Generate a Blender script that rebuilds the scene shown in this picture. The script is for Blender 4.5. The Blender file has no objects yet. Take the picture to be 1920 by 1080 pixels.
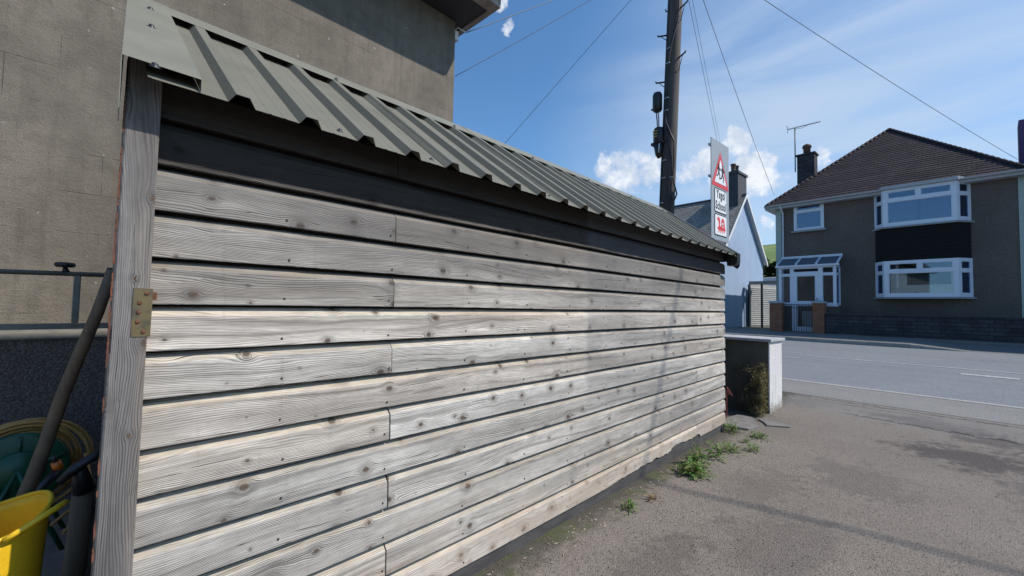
import bpy, math, random
from mathutils import Vector, Matrix, noise as mnoise
random.seed(7)
sc = bpy.context.scene
col = sc.collection
R = math.radians

# ------------------------------------------------------------------ camera
YAW, PITCH, ROLL, FPX, CAMH = R(44.24), R(2.44), R(1.058), 793.0, 1.41
fwd = Vector((math.cos(YAW)*math.cos(PITCH), math.sin(YAW)*math.cos(PITCH), math.sin(PITCH)))
rt0 = Vector((math.sin(YAW), -math.cos(YAW), 0)); up0 = rt0.cross(fwd)
RT = math.cos(ROLL)*rt0 + math.sin(ROLL)*up0
UP = -math.sin(ROLL)*rt0 + math.cos(ROLL)*up0
cd = bpy.data.cameras.new("Camera"); cam = bpy.data.objects.new("Camera", cd); col.objects.link(cam)
cd.sensor_width = 36; cd.lens = FPX/1920*36; cd.clip_start = 0.05; cd.clip_end = 3000
m = Matrix.Identity(4)
for i in range(3):
    m[i][0], m[i][1], m[i][2] = RT[i], UP[i], -fwd[i]
m[2][3] = CAMH
cam.matrix_world = m
sc.camera = cam

def ray(x, y): return (x-960)/FPX*RT - (y-540)/FPX*UP + fwd

# ------------------------------------------------------------------ world + sun
SAZ, SEL = R(-60.5), R(47.5)          # azimuth from +X, elevation
sun_dir = Vector((math.cos(SAZ)*math.cos(SEL), math.sin(SAZ)*math.cos(SEL), math.sin(SEL)))
sl = bpy.data.lights.new("Sun", 'SUN'); sl.energy = 4.8; sl.angle = R(0.53); sl.color = (1, .935, .84)
so = bpy.data.objects.new("Sun", sl); col.objects.link(so)
so.rotation_euler = sun_dir.to_track_quat('Z', 'Y').to_euler()
sc.view_settings.view_transform = 'Standard'; sc.view_settings.look = 'None'
sc.view_settings.exposure = 0.0; sc.view_settings.gamma = 1

class NT:
    """small node-graph helper"""
    def __init__(s, tree): s.t = tree; s.n = tree.nodes; s.l = tree.links; s.n.clear()
    def node(s, ty, **kw):
        n = s.n.new(ty)
        for k, v in kw.items(): setattr(n, k, v)
        return n
    def put(s, sock, v):
        if hasattr(v, 'is_output') or isinstance(v, bpy.types.NodeSocket): s.l.new(v, sock)
        elif v is not None:
            if isinstance(v, (tuple, list)) and len(v) == 3 and sock.type == 'RGBA': v = (*v, 1)
            sock.default_value = v
    def math(s, op, a, b=None, c=None, clamp=False):
        n = s.node('ShaderNodeMath', operation=op, use_clamp=clamp)
        s.put(n.inputs[0], a)
        if b is not None: s.put(n.inputs[1], b)
        if c is not None: s.put(n.inputs[2], c)
        return n.outputs[0]
    def vmath(s, op, a, b=None, out=0):
        n = s.node('ShaderNodeVectorMath', operation=op); s.put(n.inputs[0], a)
        if b is not None: s.put(n.inputs[1], b)
        return n.outputs[out]
    def mix(s, f, a, b, mode='MIX'):
        n = s.node('ShaderNodeMix', data_type='RGBA', blend_type=mode)
        s.put(n.inputs[0], f); s.put(n.inputs[6], a); s.put(n.inputs[7], b)
        return n.outputs[2]
    def noise(s, v, scale=5, detail=3, rough=.5, dist=0, dim='3D'):
        n = s.node('ShaderNodeTexNoise', noise_dimensions=dim)
        s.put(n.inputs['Vector'], v); n.inputs['Scale'].default_value = scale
        n.inputs['Detail'].default_value = detail; n.inputs['Roughness'].default_value = rough
        n.inputs['Distortion'].default_value = dist
        return n.outputs['Fac']
    def ss(s, v, a, b, lo=0., hi=1.):
        n = s.node('ShaderNodeMapRange', interpolation_type='SMOOTHSTEP')
        s.put(n.inputs[0], v); s.put(n.inputs[1], a); s.put(n.inputs[2], b)
        s.put(n.inputs[3], lo); s.put(n.inputs[4], hi)
        return n.outputs[0]
    def xyz(s, v):
        n = s.node('ShaderNodeSeparateXYZ'); s.put(n.inputs[0], v); return n.outputs
    def comb(s, x, y, z):
        n = s.node('ShaderNodeCombineXYZ'); s.put(n.inputs[0], x); s.put(n.inputs[1], y); s.put(n.inputs[2], z); return n.outputs[0]
    def scale(s, v, k): return s.vmath('MULTIPLY', v, k)

world = bpy.data.worlds.new("World"); sc.world = world; world.use_nodes = True
w = NT(world.node_tree)
sky = w.node('ShaderNodeTexSky', sky_type='NISHITA'); sky.sun_disc = False
sky.sun_elevation = SEL; sky.sun_rotation = math.atan2(sun_dir.x, sun_dir.y)
sky.altitude = 100; sky.air_density = 1.0; sky.dust_density = 0.6; sky.ozone_density = 2.5
gen = w.node('ShaderNodeTexCoord').outputs['Generated']
dirv = w.vmath('NORMALIZE', gen)
nz = w.node('ShaderNodeTexNoise'); w.put(nz.inputs['Vector'], dirv); nz.inputs['Scale'].default_value = 16; nz.inputs['Detail'].default_value = 6; nz.inputs['Roughness'].default_value = .6
wob = w.scale(w.vmath('SUBTRACT', nz.outputs['Color'], (.5, .5, .5)), (.07, .07, .07))
pd = w.vmath('ADD', dirv, wob)
total = None
CLOUDS = [(1163, 328, 56, 1), (1222, 316, 40, .85), (1190, 300, 26, .6), (1137, 297, 20, .7), (1318, 300, 38, .9), (1290, 325, 34, .8), (1350, 330, 34, .8),
          (1416, 322, 54, 1), (1382, 268, 36, .95), (1405, 300, 26, .8), (1545, 290, 30, .75), (1445, 278, 12, .6), (955, 54, 17, .8),
          (940, 2, 22, 1), (1432, 420, 22, .8), (1225, 345, 8, .6), (-200, 200, 90, .8), (2300, 380, 130, .9), (2150, 300, 70, .7), (1240, -600, 160, .8)]
for (px, py, r, a) in CLOUDS:
    c = ray(px, py).normalized()
    k = ray(px, py).length
    rad = r/FPX/k*1.02
    dd = w.vmath('DISTANCE', pd, tuple(c), out=1)
    v = w.ss(dd, rad*1.15, rad*.35, 0, a)
    total = v if total is None else w.math('MAXIMUM', total, v)
det = w.noise(dirv, 34, 9, .66)
puff = w.ss(w.math('ADD', total, w.math('MULTIPLY', w.math('SUBTRACT', det, .55), 1.9)), .25, .95); puff = w.math('MULTIPLY', puff, w.ss(total, .02, .3))
# thin high cloud, streaked
st = w.noise(w.scale(dirv, (2.0, 1.0, 4.4)), 1.9, 6, .50, .8)
zz = w.xyz(dirv)
side = w.ss(w.vmath('DOT_PRODUCT', dirv, tuple((RT*0.8+fwd*.6).normalized()), out=1), .58, .88, .03, 1.15)
cir = w.math('MULTIPLY', w.math('MULTIPLY', w.ss(st, .26, .76, .30, 1.0), side), .72)
low = w.ss(zz[2], 0.36, 0.02, 0.0, .26)
cir = w.math('MAXIMUM', cir, low)
skc = w.mix(1.0, sky.outputs[0], (0.86, 1.27, 1.50), 'MULTIPLY')
skc = w.mix(cir, skc, (5.0, 6.1, 7.6))
cc_ = w.mix(w.ss(w.noise(w.vmath('ADD', dirv, (0, 0, .02)), 26, 6, .6), .38, .62), (5.6, 6.3, 7.4), (8.3, 8.5, 8.9))
skc = w.mix(w.math('MULTIPLY', puff, .9), skc, cc_)
bg = w.node('ShaderNodeBackground'); w.put(bg.inputs[0], skc); bg.inputs[1].default_value = 0.115
wo = w.node('ShaderNodeOutputWorld'); w.l.new(bg.outputs[0], wo.inputs[0])

# ------------------------------------------------------------------ materials
def new(name):
    mt = bpy.data.materials.new(name); mt.use_nodes = True
    n = NT(mt.node_tree)
    b = n.node('ShaderNodeBsdfPrincipled'); o = n.node('ShaderNodeOutputMaterial')
    n.l.new(b.outputs[0], o.inputs[0]); n.b = b
    n.co = n.node('ShaderNodeTexCoord').outputs['Object']
    return mt, n
def fin(n, color, rough=.8, h=None, dist=.002, strength=.5, metal=0, spec=.5):
    n.put(n.b.inputs['Base Color'], color); n.put(n.b.inputs['Roughness'], rough)
    n.b.inputs['Metallic'].default_value = metal; n.b.inputs['Specular IOR Level'].default_value = spec
    if h is not None:
        bp = n.node('ShaderNodeBump'); bp.inputs['Distance'].default_value = dist; bp.inputs['Strength'].default_value = strength
        n.put(bp.inputs['Height'], h); n.l.new(bp.outputs[0], n.b.inputs['Normal'])
def simple(name, c1, c2=None, rough=.6, sc_=(8, 8, 8), bump=.0, metal=0, bscale=60, spec=.5):
    mt, n = new(name)
    if c2 is None: c2 = tuple(x*.75 for x in c1)
    f = n.noise(n.scale(n.co, sc_), 1, 5, .6)
    c = n.mix(n.ss(f, .3, .7), c2, c1)
    f2 = n.noise(n.co, bscale, 3)
    c = n.mix(n.math('MULTIPLY', n.ss(f2, .4, .75), .25), c, tuple(x*.55 for x in c1))
    fin(n, c, rough, n.noise(n.co, bscale, 4) if bump else None, bump or .001, .6, metal, spec)
    return mt

def wood(name, light, mid, dark, vertical=False, warm=(.38, .27, .18), clad=False, scoop=False):
    mt, n = new(name)
    at = n.node('ShaderNodeAttribute'); at.attribute_name = 'bid'; rnd = at.outputs['Fac']
    x, y, z = n.xyz(n.co)[:3]
    L, T = (z, x) if vertical else (x, z)
    if vertical: T = n.math('ADD', x, y)
    tl = n.node('ShaderNodeAttribute'); tl.attribute_name = 'zl'; 
    if clad: T = tl.outputs['Fac']
    # knots
    vx = n.math('ADD', n.math('DIVIDE', L, .23), n.math('MULTIPLY', rnd, 371.3))
    vz = n.math('ADD', n.math('DIVIDE', T, .115), n.math('MULTIPLY', rnd, 97.1))
    vo = n.node('ShaderNodeTexVoronoi', voronoi_dimensions='2D'); vo.inputs['Scale'].default_value = 1
    vo.inputs['Randomness'].default_value = .95
    vv = n.comb(vx, vz, 0); n.put(vo.inputs['Vector'], vv)
    off = n.vmath('SUBTRACT', vv, vo.outputs['Position'])
    off = n.scale(off, (.23, .115, 1)); ox, oz = n.xyz(off)[:2]
    d2 = n.math('ADD', n.math('MULTIPLY', n.math('MULTIPLY', ox, ox), .55), n.math('MULTIPLY', oz, oz))
    wn = n.noise(n.comb(n.math('MULTIPLY', L, 40), n.math('MULTIPLY', T, 60), rnd), 1, 2)
    d = n.math('SQRT', d2)
    d = n.math('ADD', d, n.math('MULTIPLY', n.math('SUBTRACT', wn, .5), .008))
    cr = n.xyz(vo.outputs['Color'])[0]
    Rk = n.ss(cr, .22, 1.0, .001, .0165)
    R2 = n.math('MULTIPLY', n.math('MULTIPLY', Rk, Rk), 2.6)
    defl = n.math('MULTIPLY', oz, n.math('DIVIDE', R2, n.math('ADD', d2, .00006)))
    defl = n.math('MULTIPLY', defl, n.ss(d, .075, .02))
    lo = n.noise(n.comb(n.math('MULTIPLY', L, 1.3), n.math('MULTIPLY', T, 7.0), n.math('MULTIPLY', rnd, 50)), 1, 2, .4)
    fi = n.noise(n.comb(n.math('MULTIPLY', L, 7), n.math('MULTIPLY', T, 40), n.math('MULTIPLY', rnd, 50)), 1, 2, .5)
    f = n.math('ADD', n.math('SUBTRACT', T, defl), n.math('ADD', n.math('MULTIPLY', lo, .10), n.math('MULTIPLY', fi, .006)))
    g1 = n.math('SINE', n.math('MULTIPLY', f, 2*math.pi/.0062))
    g2 = n.math('SINE', n.math('MULTIPLY', f, 2*math.pi/.0171))
    amp = n.ss(n.noise(n.comb(n.math('MULTIPLY', L, 1.6), n.math('MULTIPLY', T, 14), n.math('MULTIPLY', rnd, 31)), 1, 2), .3, .7, .25, 1.0)
    gr = n.math('MULTIPLY', n.math('POWER', n.math('ADD', n.math('MULTIPLY', g1, .5), .5), 2.2), amp)
    gr2 = n.math('MULTIPLY', n.math('ADD', n.math('MULTIPLY', g2, .5), .5), .4)
    fib = n.noise(n.comb(n.math('MULTIPLY', L, 9), n.math('MULTIPLY', f, 420), rnd), 1, 4, .6)
    big = n.noise(n.comb(n.math('MULTIPLY', L, 1.1), n.math('MULTIPLY', T, 9), n.math('MULTIPLY', rnd, 77)), 1, 5, .62)
    mot = n.noise(n.comb(n.math('MULTIPLY', L, 14), n.math('MULTIPLY', T, 26), rnd), 1, 5, .65)
    base = n.mix(n.ss(big, .33, .66), mid, light)
    base = n.mix(n.math('MULTIPLY', n.ss(mot, .35, .75), .30), base, tuple(.62*q for q in mid))
    wrm = n.noise(n.comb(n.math('MULTIPLY', L, .8), n.math('MULTIPLY', T, 12), n.math('MULTIPLY', rnd, 19)), 1, 3)
    base = n.mix(n.math('MULTIPLY', n.ss(wrm, .52, .72), .22), base, warm)
    k = n.math('ADD', n.math('MULTIPLY', gr, .62), n.math('ADD', n.math('MULTIPLY', gr2, .22), n.math('MULTIPLY', n.ss(fib, .42, .75), .5)), clamp=True)
    base = n.mix(n.math('MULTIPLY', k, .86), base, dark)
    stk = n.noise(n.comb(n.math('MULTIPLY', L, .55), n.math('MULTIPLY', f, 28), n.math('MULTIPLY', rnd, 41)), 1, 4, .6)
    base = n.mix(n.math('MULTIPLY', n.ss(stk, .50, .70), .55), base, tuple(.9*q for q in dark))
    if clad:
        blot = n.noise(n.comb(n.math('MULTIPLY', x, 1.7), n.math('MULTIPLY', z, 3.2), 1.7), 1, 6, .65)
        base = n.mix(n.math('MULTIPLY', n.ss(blot, .50, .70), .32), base, (.19, .172, .158))
        drip = n.noise(n.comb(n.math('MULTIPLY', x, 22), n.math('MULTIPLY', z, 1.6), 5.1), 1, 4, .6)
        base = n.mix(n.math('MULTIPLY', n.ss(drip, .60, .76), .22), base, (.16, .145, .13))
    # per board tone
    tone = n.math('ADD', .78, n.math('MULTIPLY', n.math('FRACT', n.math('MULTIPLY', rnd, 7.31)), .34))
    tb = n.math('MULTIPLY', tone, n.math('ADD', .90, n.math('MULTIPLY', n.math('FRACT', n.math('MULTIPLY', rnd, 3.17)), .13)))
    base = n.mix(1.0, base, n.comb(tone, n.math('MULTIPLY', n.math('ADD', tone, tb), .5), tb), 'MULTIPLY')
    # knots
    kin = n.ss(d, Rk, n.math('MULTIPLY', Rk, .55))
    halo = n.ss(d, n.math('MULTIPLY', Rk, 3.2), Rk)
    has = n.ss(cr, .22, .34)
    ring = n.math('ADD', n.math('MULTIPLY', n.math('SINE', n.math('MULTIPLY', d, 2*math.pi/.0034)), .5), .5)
    kc = n.mix(ring, (.06, .042, .032), (.17, .125, .095))
    base = n.mix(n.math('MULTIPLY', n.math('MULTIPLY', halo, has), .38), base, dark)
    base = n.mix(n.math('MULTIPLY', n.math('MULTIPLY', kin, has), .92), base, kc)
    # checks: thin splits along the grain
    ck = n.noise(n.comb(n.math('MULTIPLY', L, 1.5), n.math('MULTIPLY', f, 75), n.math('MULTIPLY', rnd, 13)), 1, 1)
    ckm = n.ss(n.math('ABSOLUTE', n.math('SUBTRACT', ck, .70)), .012, .002)
    base = n.mix(n.math('MULTIPLY', ckm, .75), base, (.03, .026, .024))
    if clad:
        # weathering and painted eave shade: darker, greyer boards high up and beyond a tide mark; brown rot near the ground
        nzw = n.noise(n.comb(n.math('MULTIPLY', L, 2.5), n.math('MULTIPLY', z, 7), 3.3), 1, 4)
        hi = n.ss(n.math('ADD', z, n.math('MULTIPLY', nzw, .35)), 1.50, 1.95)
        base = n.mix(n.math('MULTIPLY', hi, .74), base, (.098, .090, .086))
        eave_shade = n.ss(n.math('ADD', z, n.math('MULTIPLY', nzw, .03)), 1.845, 1.865)  # eave shade painted near black over the topmost boards
        base = n.mix(n.math('MULTIPLY', eave_shade, .82), base, (.012, .0085, .0075))
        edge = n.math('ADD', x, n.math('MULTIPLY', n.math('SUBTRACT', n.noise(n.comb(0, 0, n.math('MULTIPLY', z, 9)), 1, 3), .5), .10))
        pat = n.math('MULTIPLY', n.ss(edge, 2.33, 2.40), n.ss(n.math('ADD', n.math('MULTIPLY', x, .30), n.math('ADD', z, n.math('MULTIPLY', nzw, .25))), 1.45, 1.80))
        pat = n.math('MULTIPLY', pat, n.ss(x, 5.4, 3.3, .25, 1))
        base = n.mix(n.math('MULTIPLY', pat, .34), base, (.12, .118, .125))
        lowm = n.math('MULTIPLY', n.ss(n.math('ADD', z, n.math('MULTIPLY', n.math('SUBTRACT', nzw, .5), .35)), .34, .08), .8)
        base = n.mix(n.math('MULTIPLY', lowm, .65), base, (.44, .33, .245), 'MIX')
        base = n.mix(n.math('MULTIPLY', n.ss(mot, .56, .7), n.math('MULTIPLY', lowm, .5)), base, (.16, .085, .045))
    h = n.math('ADD', n.math('MULTIPLY', gr, -.6), n.math('ADD', n.math('MULTIPLY', fib, .35), n.math('MULTIPLY', ckm, -1.2)))
    fin(n, base, .86, h, .0024, .85, spec=.25)
    return mt

M = {}
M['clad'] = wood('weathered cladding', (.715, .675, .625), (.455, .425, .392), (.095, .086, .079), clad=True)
M['scoop'] = wood('cladding groove', (.66, .60, .51), (.47, .42, .355), (.17, .14, .11), clad=True)
M['post'] = wood('weathered post', (.29, .265, .25), (.175, .16, .152), (.075, .07, .07), vertical=True)
M['bark'] = simple('torn red fibres', (.20, .07, .035), (.07, .035, .028), .9, (30, 30, 9), .004)
M['darkwood'] = simple('dark shed timber', (.040, .031, .027), (.022, .018, .016), .9, (4, 4, 20), .002)
M['plinth'] = simple('black damp course', (.075, .07, .07), (.045, .042, .042), .8, (5, 5, 20), .003)
M['nail'] = simple('rusty nail', (.035, .028, .025), rough=.7)

def metal_green(name, c):
    mt, n = new(name)
    f = n.noise(n.co, 3, 5, .6); f2 = n.noise(n.scale(n.co, (60, 8, 8)), 1, 4)
    cc = n.mix(n.ss(f, .3, .7), c, tuple(q*1.12 for q in c))
    cc = n.mix(n.math('MULTIPLY', n.ss(f2, .55, .85), .08), cc, (.10, .10, .09))
    sp = n.noise(n.co, 160, 2); cc = n.mix(n.math('MULTIPLY', n.ss(sp, .66, .72), .4), cc, (.30, .30, .27))
    fin(n, cc, n.ss(f, .2, .8, .42, .6), n.noise(n.co, 8, 3), .002, .3, spec=.4); return mt
M['roofmetal'] = metal_green('olive coated steel', (.150, .143, .112))
M['roofedge'] = metal_green('olive flashing', (.180, .176, .140))
M['screw'] = simple('dark screw', (.05, .05, .055), rough=.4, metal=.3)
M['brass'] = simple('zinc passivated plate', (.20, .155, .075), (.10, .085, .06), .55, (30, 30, 30), metal=.6)
M['rust'] = simple('rusty screw head', (.20, .075, .03), (.08, .03, .02), .7, (90, 90, 90), metal=.3)

def render_mat(name, c1, c2, course=.2627, z0=1.93, lines=True, blk=.45):
    mt, n = new(name)
    x, y, z = n.xyz(n.co)[:3]
    big = n.noise(n.scale(n.co, (1.6, 1.6, 1.1)), 1, 6, .62)
    vst = n.noise(n.scale(n.co, (16, 16, .9)), 1, 5, .65)
    fine = n.noise(n.co, 130, 4, .65); fine2 = n.noise(n.co, 45, 4, .6)
    c = n.mix(n.ss(big, .32, .68), c2, c1)
    c = n.mix(n.math('MULTIPLY', n.ss(vst, .45, .75), .30), c, tuple(q*.55 for q in c2))
    c = n.mix(n.math('MULTIPLY', n.ss(fine, .46, .64), .48), c, tuple(q*.45 for q in c1))
    c = n.mix(n.math('MULTIPLY', n.ss(fine, .42, .30), .22), c, tuple(min(1, q*1.6) for q in c1))
    c = n.mix(n.math('MULTIPLY', n.ss(fine2, .48, .68), .42), c, (c1[0]*.78, c1[1]*.72, c1[2]*.62))
    lich = n.noise(n.co, 24, 2); lm_ = n.ss(lich, .735, .765)
    c = n.mix(n.math('MULTIPLY', lm_, .7), c, (.46, .45, .42))
    vd = n.node('ShaderNodeTexVoronoi', feature='F1'); n.put(vd.inputs['Vector'], n.co); vd.inputs['Scale'].default_value = 5.5
    spt = n.ss(vd.outputs['Distance'], .055, .03)
    c = n.mix(n.math('MULTIPLY', spt, .6), c, (.5, .49, .47))
    h = n.math('ADD', n.math('MULTIPLY', fine, .8), n.math('MULTIPLY', fine2, .8))
    if lines:
        wv = n.math('MULTIPLY', n.math('SUBTRACT', n.noise(n.co, 4, 3), .5), .012)
        zz = n.math('DIVIDE', n.math('ADD', n.math('SUBTRACT', z, z0), wv), course)
        fr = n.math('ABSOLUTE', n.math('SUBTRACT', n.math('FRACT', zz), .5))
        l1 = n.ss(fr, .489, .498)
        row = n.math('FLOOR', zz)
        xx = n.math('ADD', n.math('DIVIDE', n.math('ADD', x, wv), blk), n.math('MULTIPLY', n.math('MODULO', n.math('ABSOLUTE', row), 2), .5))
        fx = n.math('ABSOLUTE', n.math('SUBTRACT', n.math('FRACT', xx), .5))
        l2 = n.ss(fx, .490, .498)
        brk = n.ss(n.noise(n.co, 2.2, 4), .50, .62)
        ln = n.math('MULTIPLY', n.math('MAXIMUM', l1, n.math('MULTIPLY', l2, .8)), brk)
        c = n.mix(n.math('MULTIPLY', ln, .28), c, (.05, .045, .04))
        h = n.math('ADD', h, n.math('MULTIPLY', ln, -.7))
    c = n.mix(n.math('MULTIPLY', n.ss(n.noise(n.co, 9, 6, .7), .42, .66), .30), c, tuple(q*.55 for q in c2))
    fin(n, c, .92, h, .006, .9, spec=.2)
    return mt
M['gable'] = render_mat('grey lined render', (.232, .202, .166), (.145, .126, .105), z0=1.41+.074*3.95+.131)

def pebble(name, c1, c2, scale=110, dist=.006, con=.6, dirt=False):
    mt, n = new(name)
    v = n.node('ShaderNodeTexVoronoi'); n.put(v.inputs['Vector'], n.co); v.inputs['Scale'].default_value = scale
    r = n.xyz(v.outputs['Color'])[0]
    big = n.noise(n.scale(n.co, (.8, .8, .5)), 1, 5, .6)
    c = n.mix(r, c1, c2); c = n.mix(n.math('MULTIPLY', n.ss(big, .35, .7), .35), c, tuple(q*.55 for q in c1))
    c = n.mix(n.math('MULTIPLY', n.ss(v.outputs['Distance'], .3, .7), con), c, tuple(q*.35 for q in c1))
    if dirt:
        dz_ = n.math('ADD', n.xyz(n.co)[2], n.math('MULTIPLY', n.noise(n.co, 9, 5, .65), -.45))
        c = n.mix(n.math('MULTIPLY', n.ss(dz_, -.02, -.20), .7), c, (.16, .14, .10))
        dr = n.noise(n.scale(n.co, (14, 14, 1.5)), 1, 4, .6)
        c = n.mix(n.math('MULTIPLY', n.ss(dr, .52, .72), .35), c, (.30, .29, .25))
    fin(n, c, .9, n.math('SUBTRACT', 1, v.outputs['Distance']), dist, .9, spec=.25)
    return mt
M['dash'] = pebble('dark pebbledash', (.13, .10, .088), (.25, .20, .175))
M['housedash'] = pebble('brown pebbledash', (.128, .106, .092), (.175, .146, .127), 48, .006, .35)
M['whitedash'] = pebble('white roughcast', (.78, .76, .74), (.70, .68, .66), 60, .014, .12, True)
M['wallrender'] = simple('dirty brown render', (.12, .10, .075), (.07, .06, .045), .9, (4, 4, 4), .004)
M['coping'] = simple('concrete coping', (.42, .42, .42), (.32, .32, .33), .85, (6, 6, 6), .002)
M['blue'] = simple('pale blue painted render', (.33, .44, .62), (.28, .375, .54), .8, (1.2, 1.2, .5), .004, bscale=22)
M['white'] = simple('white paint', (.78, .78, .77), (.70, .70, .70), .5, (3, 3, 3))
M['upvc'] = simple('white window frame', (.68, .72, .80), (.64, .68, .76), .35, (3, 3, 3))
M['grey'] = simple('grey concrete sill', (.30, .31, .31), (.24, .25, .25), .8)
M['palegreen'] = simple('pale green paint', (.36, .44, .40), (.31, .39, .35), .7)
M['purple'] = simple('purple painted stack', (.10, .055, .15), rough=.8)
M['gutter'] = simple('pale gutter', (.42, .42, .44), (.36, .36, .38), .5)
M['soffit'] = simple('dark soffit board', (.055, .05, .06), (.04, .04, .045), .7, (3, 3, 3))
M['fascia'] = simple('weathered fascia board', (.36, .32, .30), (.24, .21, .20), .8, (9, 2, 9), .002)
M['slatehang'] = simple('black bitumen panel', (.008, .007, .008), (.006, .005, .006), .95, (2, 2, 9), .004, bscale=12)
M['black'] = simple('black plastic', (.022, .022, .026), rough=.45)
M['bluedark'] = simple('dark blue plastic', (.03, .05, .10), rough=.5)
M['cable'] = simple('black cable', (.02, .02, .022), rough=.5)
M['wire'] = simple('grey overhead wire', (.13, .15, .18), rough=.6)
M['galv'] = simple('galvanised steel', (.38, .40, .42), (.28, .30, .32), .45, (12, 12, 12), metal=.6)
M['rail'] = simple('dull green grey metal', (.19, .18, .15), (.12, .11, .095), .55, (12, 12, 12), .001)
M['signgrey'] = simple('grey sign plate', (.27, .31, .35), (.25, .285, .325), .6)
M['signwhite'] = simple('white sign face', (.72, .73, .75), (.70, .71, .73), .45)
M['signred'] = simple('red sign border', (.62, .06, .07), (.56, .055, .065), .45)
M['signblack'] = simple('black sign lettering', (.02, .02, .025), rough=.5)
M['yellow'] = simple('yellow flexible plastic', (.80, .50, .02), (.72, .44, .02), .42, (5, 5, 5), .0006, bscale=90)
M['green'] = simple('green plastic', (.008, .075, .035), (.006, .055, .026), .4)
M['hose'] = simple('tan hose', (.50, .27, .08), (.40, .21, .06), .45)
M['orange'] = simple('orange plastic', (.75, .17, .02), rough=.4)
M['pole'] = simple('brown pole timber', (.105, .090, .080), (.060, .052, .048), .85, (14, 14, .7), .004, bscale=40)
M['woodhandle'] = simple('worn wooden shaft', (.21, .145, .095), (.12, .085, .06), .75, (22, 22, 2), .002)
M['redcloth'] = simple('faded red plastic', (.55, .12, .10), rough=.6)
M['inside'] = simple('dark room', (.02, .02, .025), rough=.9)
M['cream'] = simple('cream blind', (.85, .80, .62), (.78, .73, .56), .8, (30, 30, 1))
M['greyblind'] = simple('grey blind', (.11, .13, .16), (.08, .09, .115), .8, (60, 60, 1))
M['iron'] = simple('black ironwork', (.02, .022, .03), rough=.5)
M['potclay'] = simple('clay pot', (.12, .07, .055), rough=.8)
M['stackgrey'] = simple('dark rendered stack', (.07, .07, .085), (.05, .05, .06), .85, (4, 4, 4), .004)
M['barkbrown'] = simple('bark', (.10, .075, .05), (.06, .045, .03), .9, (9, 9, 2), .01)
M['slab'] = simple('broken grey slab', (.20, .185, .17), (.13, .12, .11), .9, (9, 9, 9), .004)
M['kerb'] = simple('concrete kerb', (.30, .29, .28), (.22, .215, .21), .9, (4, 4, 4), .003)

def glass_mat():
    mt, n = new('window glass')
    tr = n.node('ShaderNodeBsdfTransparent'); tr.inputs[0].default_value = (.9, .92, .95, 1)
    gl = n.node('ShaderNodeBsdfGlossy'); gl.inputs['Roughness'].default_value = .02; gl.inputs[0].default_value = (.55, .72, .95, 1)
    bp = n.node('ShaderNodeBump'); bp.inputs['Distance'].default_value = .02; bp.inputs['Strength'].default_value = .05
    n.put(bp.inputs['Height'], n.noise(n.co, 1.5, 1)); n.l.new(bp.outputs[0], gl.inputs['Normal'])
    lw = n.node('ShaderNodeLayerWeight'); lw.inputs[0].default_value = .35
    mx = n.node('ShaderNodeMixShader'); n.l.new(n.ss(lw.outputs['Fresnel'], 0, .8, .11, .75), mx.inputs[0])
    n.l.new(tr.outputs[0], mx.inputs[1]); n.l.new(gl.outputs[0], mx.inputs[2])
    o = [q for q in n.n if q.type == 'OUTPUT_MATERIAL'][0]
    n.l.new(mx.outputs[0], o.inputs[0]); return mt
M['glass'] = glass_mat()

def brick_mat(name, c1, c2, mortar, bw=.215, bh=.075, mort=.01, off=.5, bump=.006):
    mt, n = new(name)
    x, y, z = n.xyz(n.co)[:3]
    v = n.comb(n.math('ADD', x, y), z, 0)
    b = n.node('ShaderNodeTexBrick'); b.offset = off; n.put(b.inputs['Vector'], v)
    b.inputs['Scale'].default_value = 1; b.inputs['Brick Width'].default_value = bw; b.inputs['Row Height'].default_value = bh
    b.inputs['Mortar Size'].default_value = mort; b.inputs['Mortar Smooth'].default_value = .2
    b.inputs['Color1'].default_value = (*c1, 1); b.inputs['Color2'].default_value = (*c2, 1); b.inputs['Mortar'].default_value = (*mortar, 1)
    big = n.noise(n.co, 3, 4); c = n.mix(n.math('MULTIPLY', n.ss(big, .4, .7), .4), b.outputs['Color'], tuple(q*.5 for q in c1))
    h = n.math('ADD', n.math('SUBTRACT', 1, b.outputs['Fac']), n.math('MULTIPLY', n.noise(n.co, 50, 3), .4))
    fin(n, c, .88, h, bump, .8, spec=.25); return mt
M['brick'] = brick_mat('orange brick', (.33, .12, .055), (.25, .085, .045), (.16, .14, .12))
M['stone'] = brick_mat('dark coursed stone', (.045, .042, .05), (.075, .068, .075), (.03, .028, .03), .34, .12, .012, .37, .02)

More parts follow.
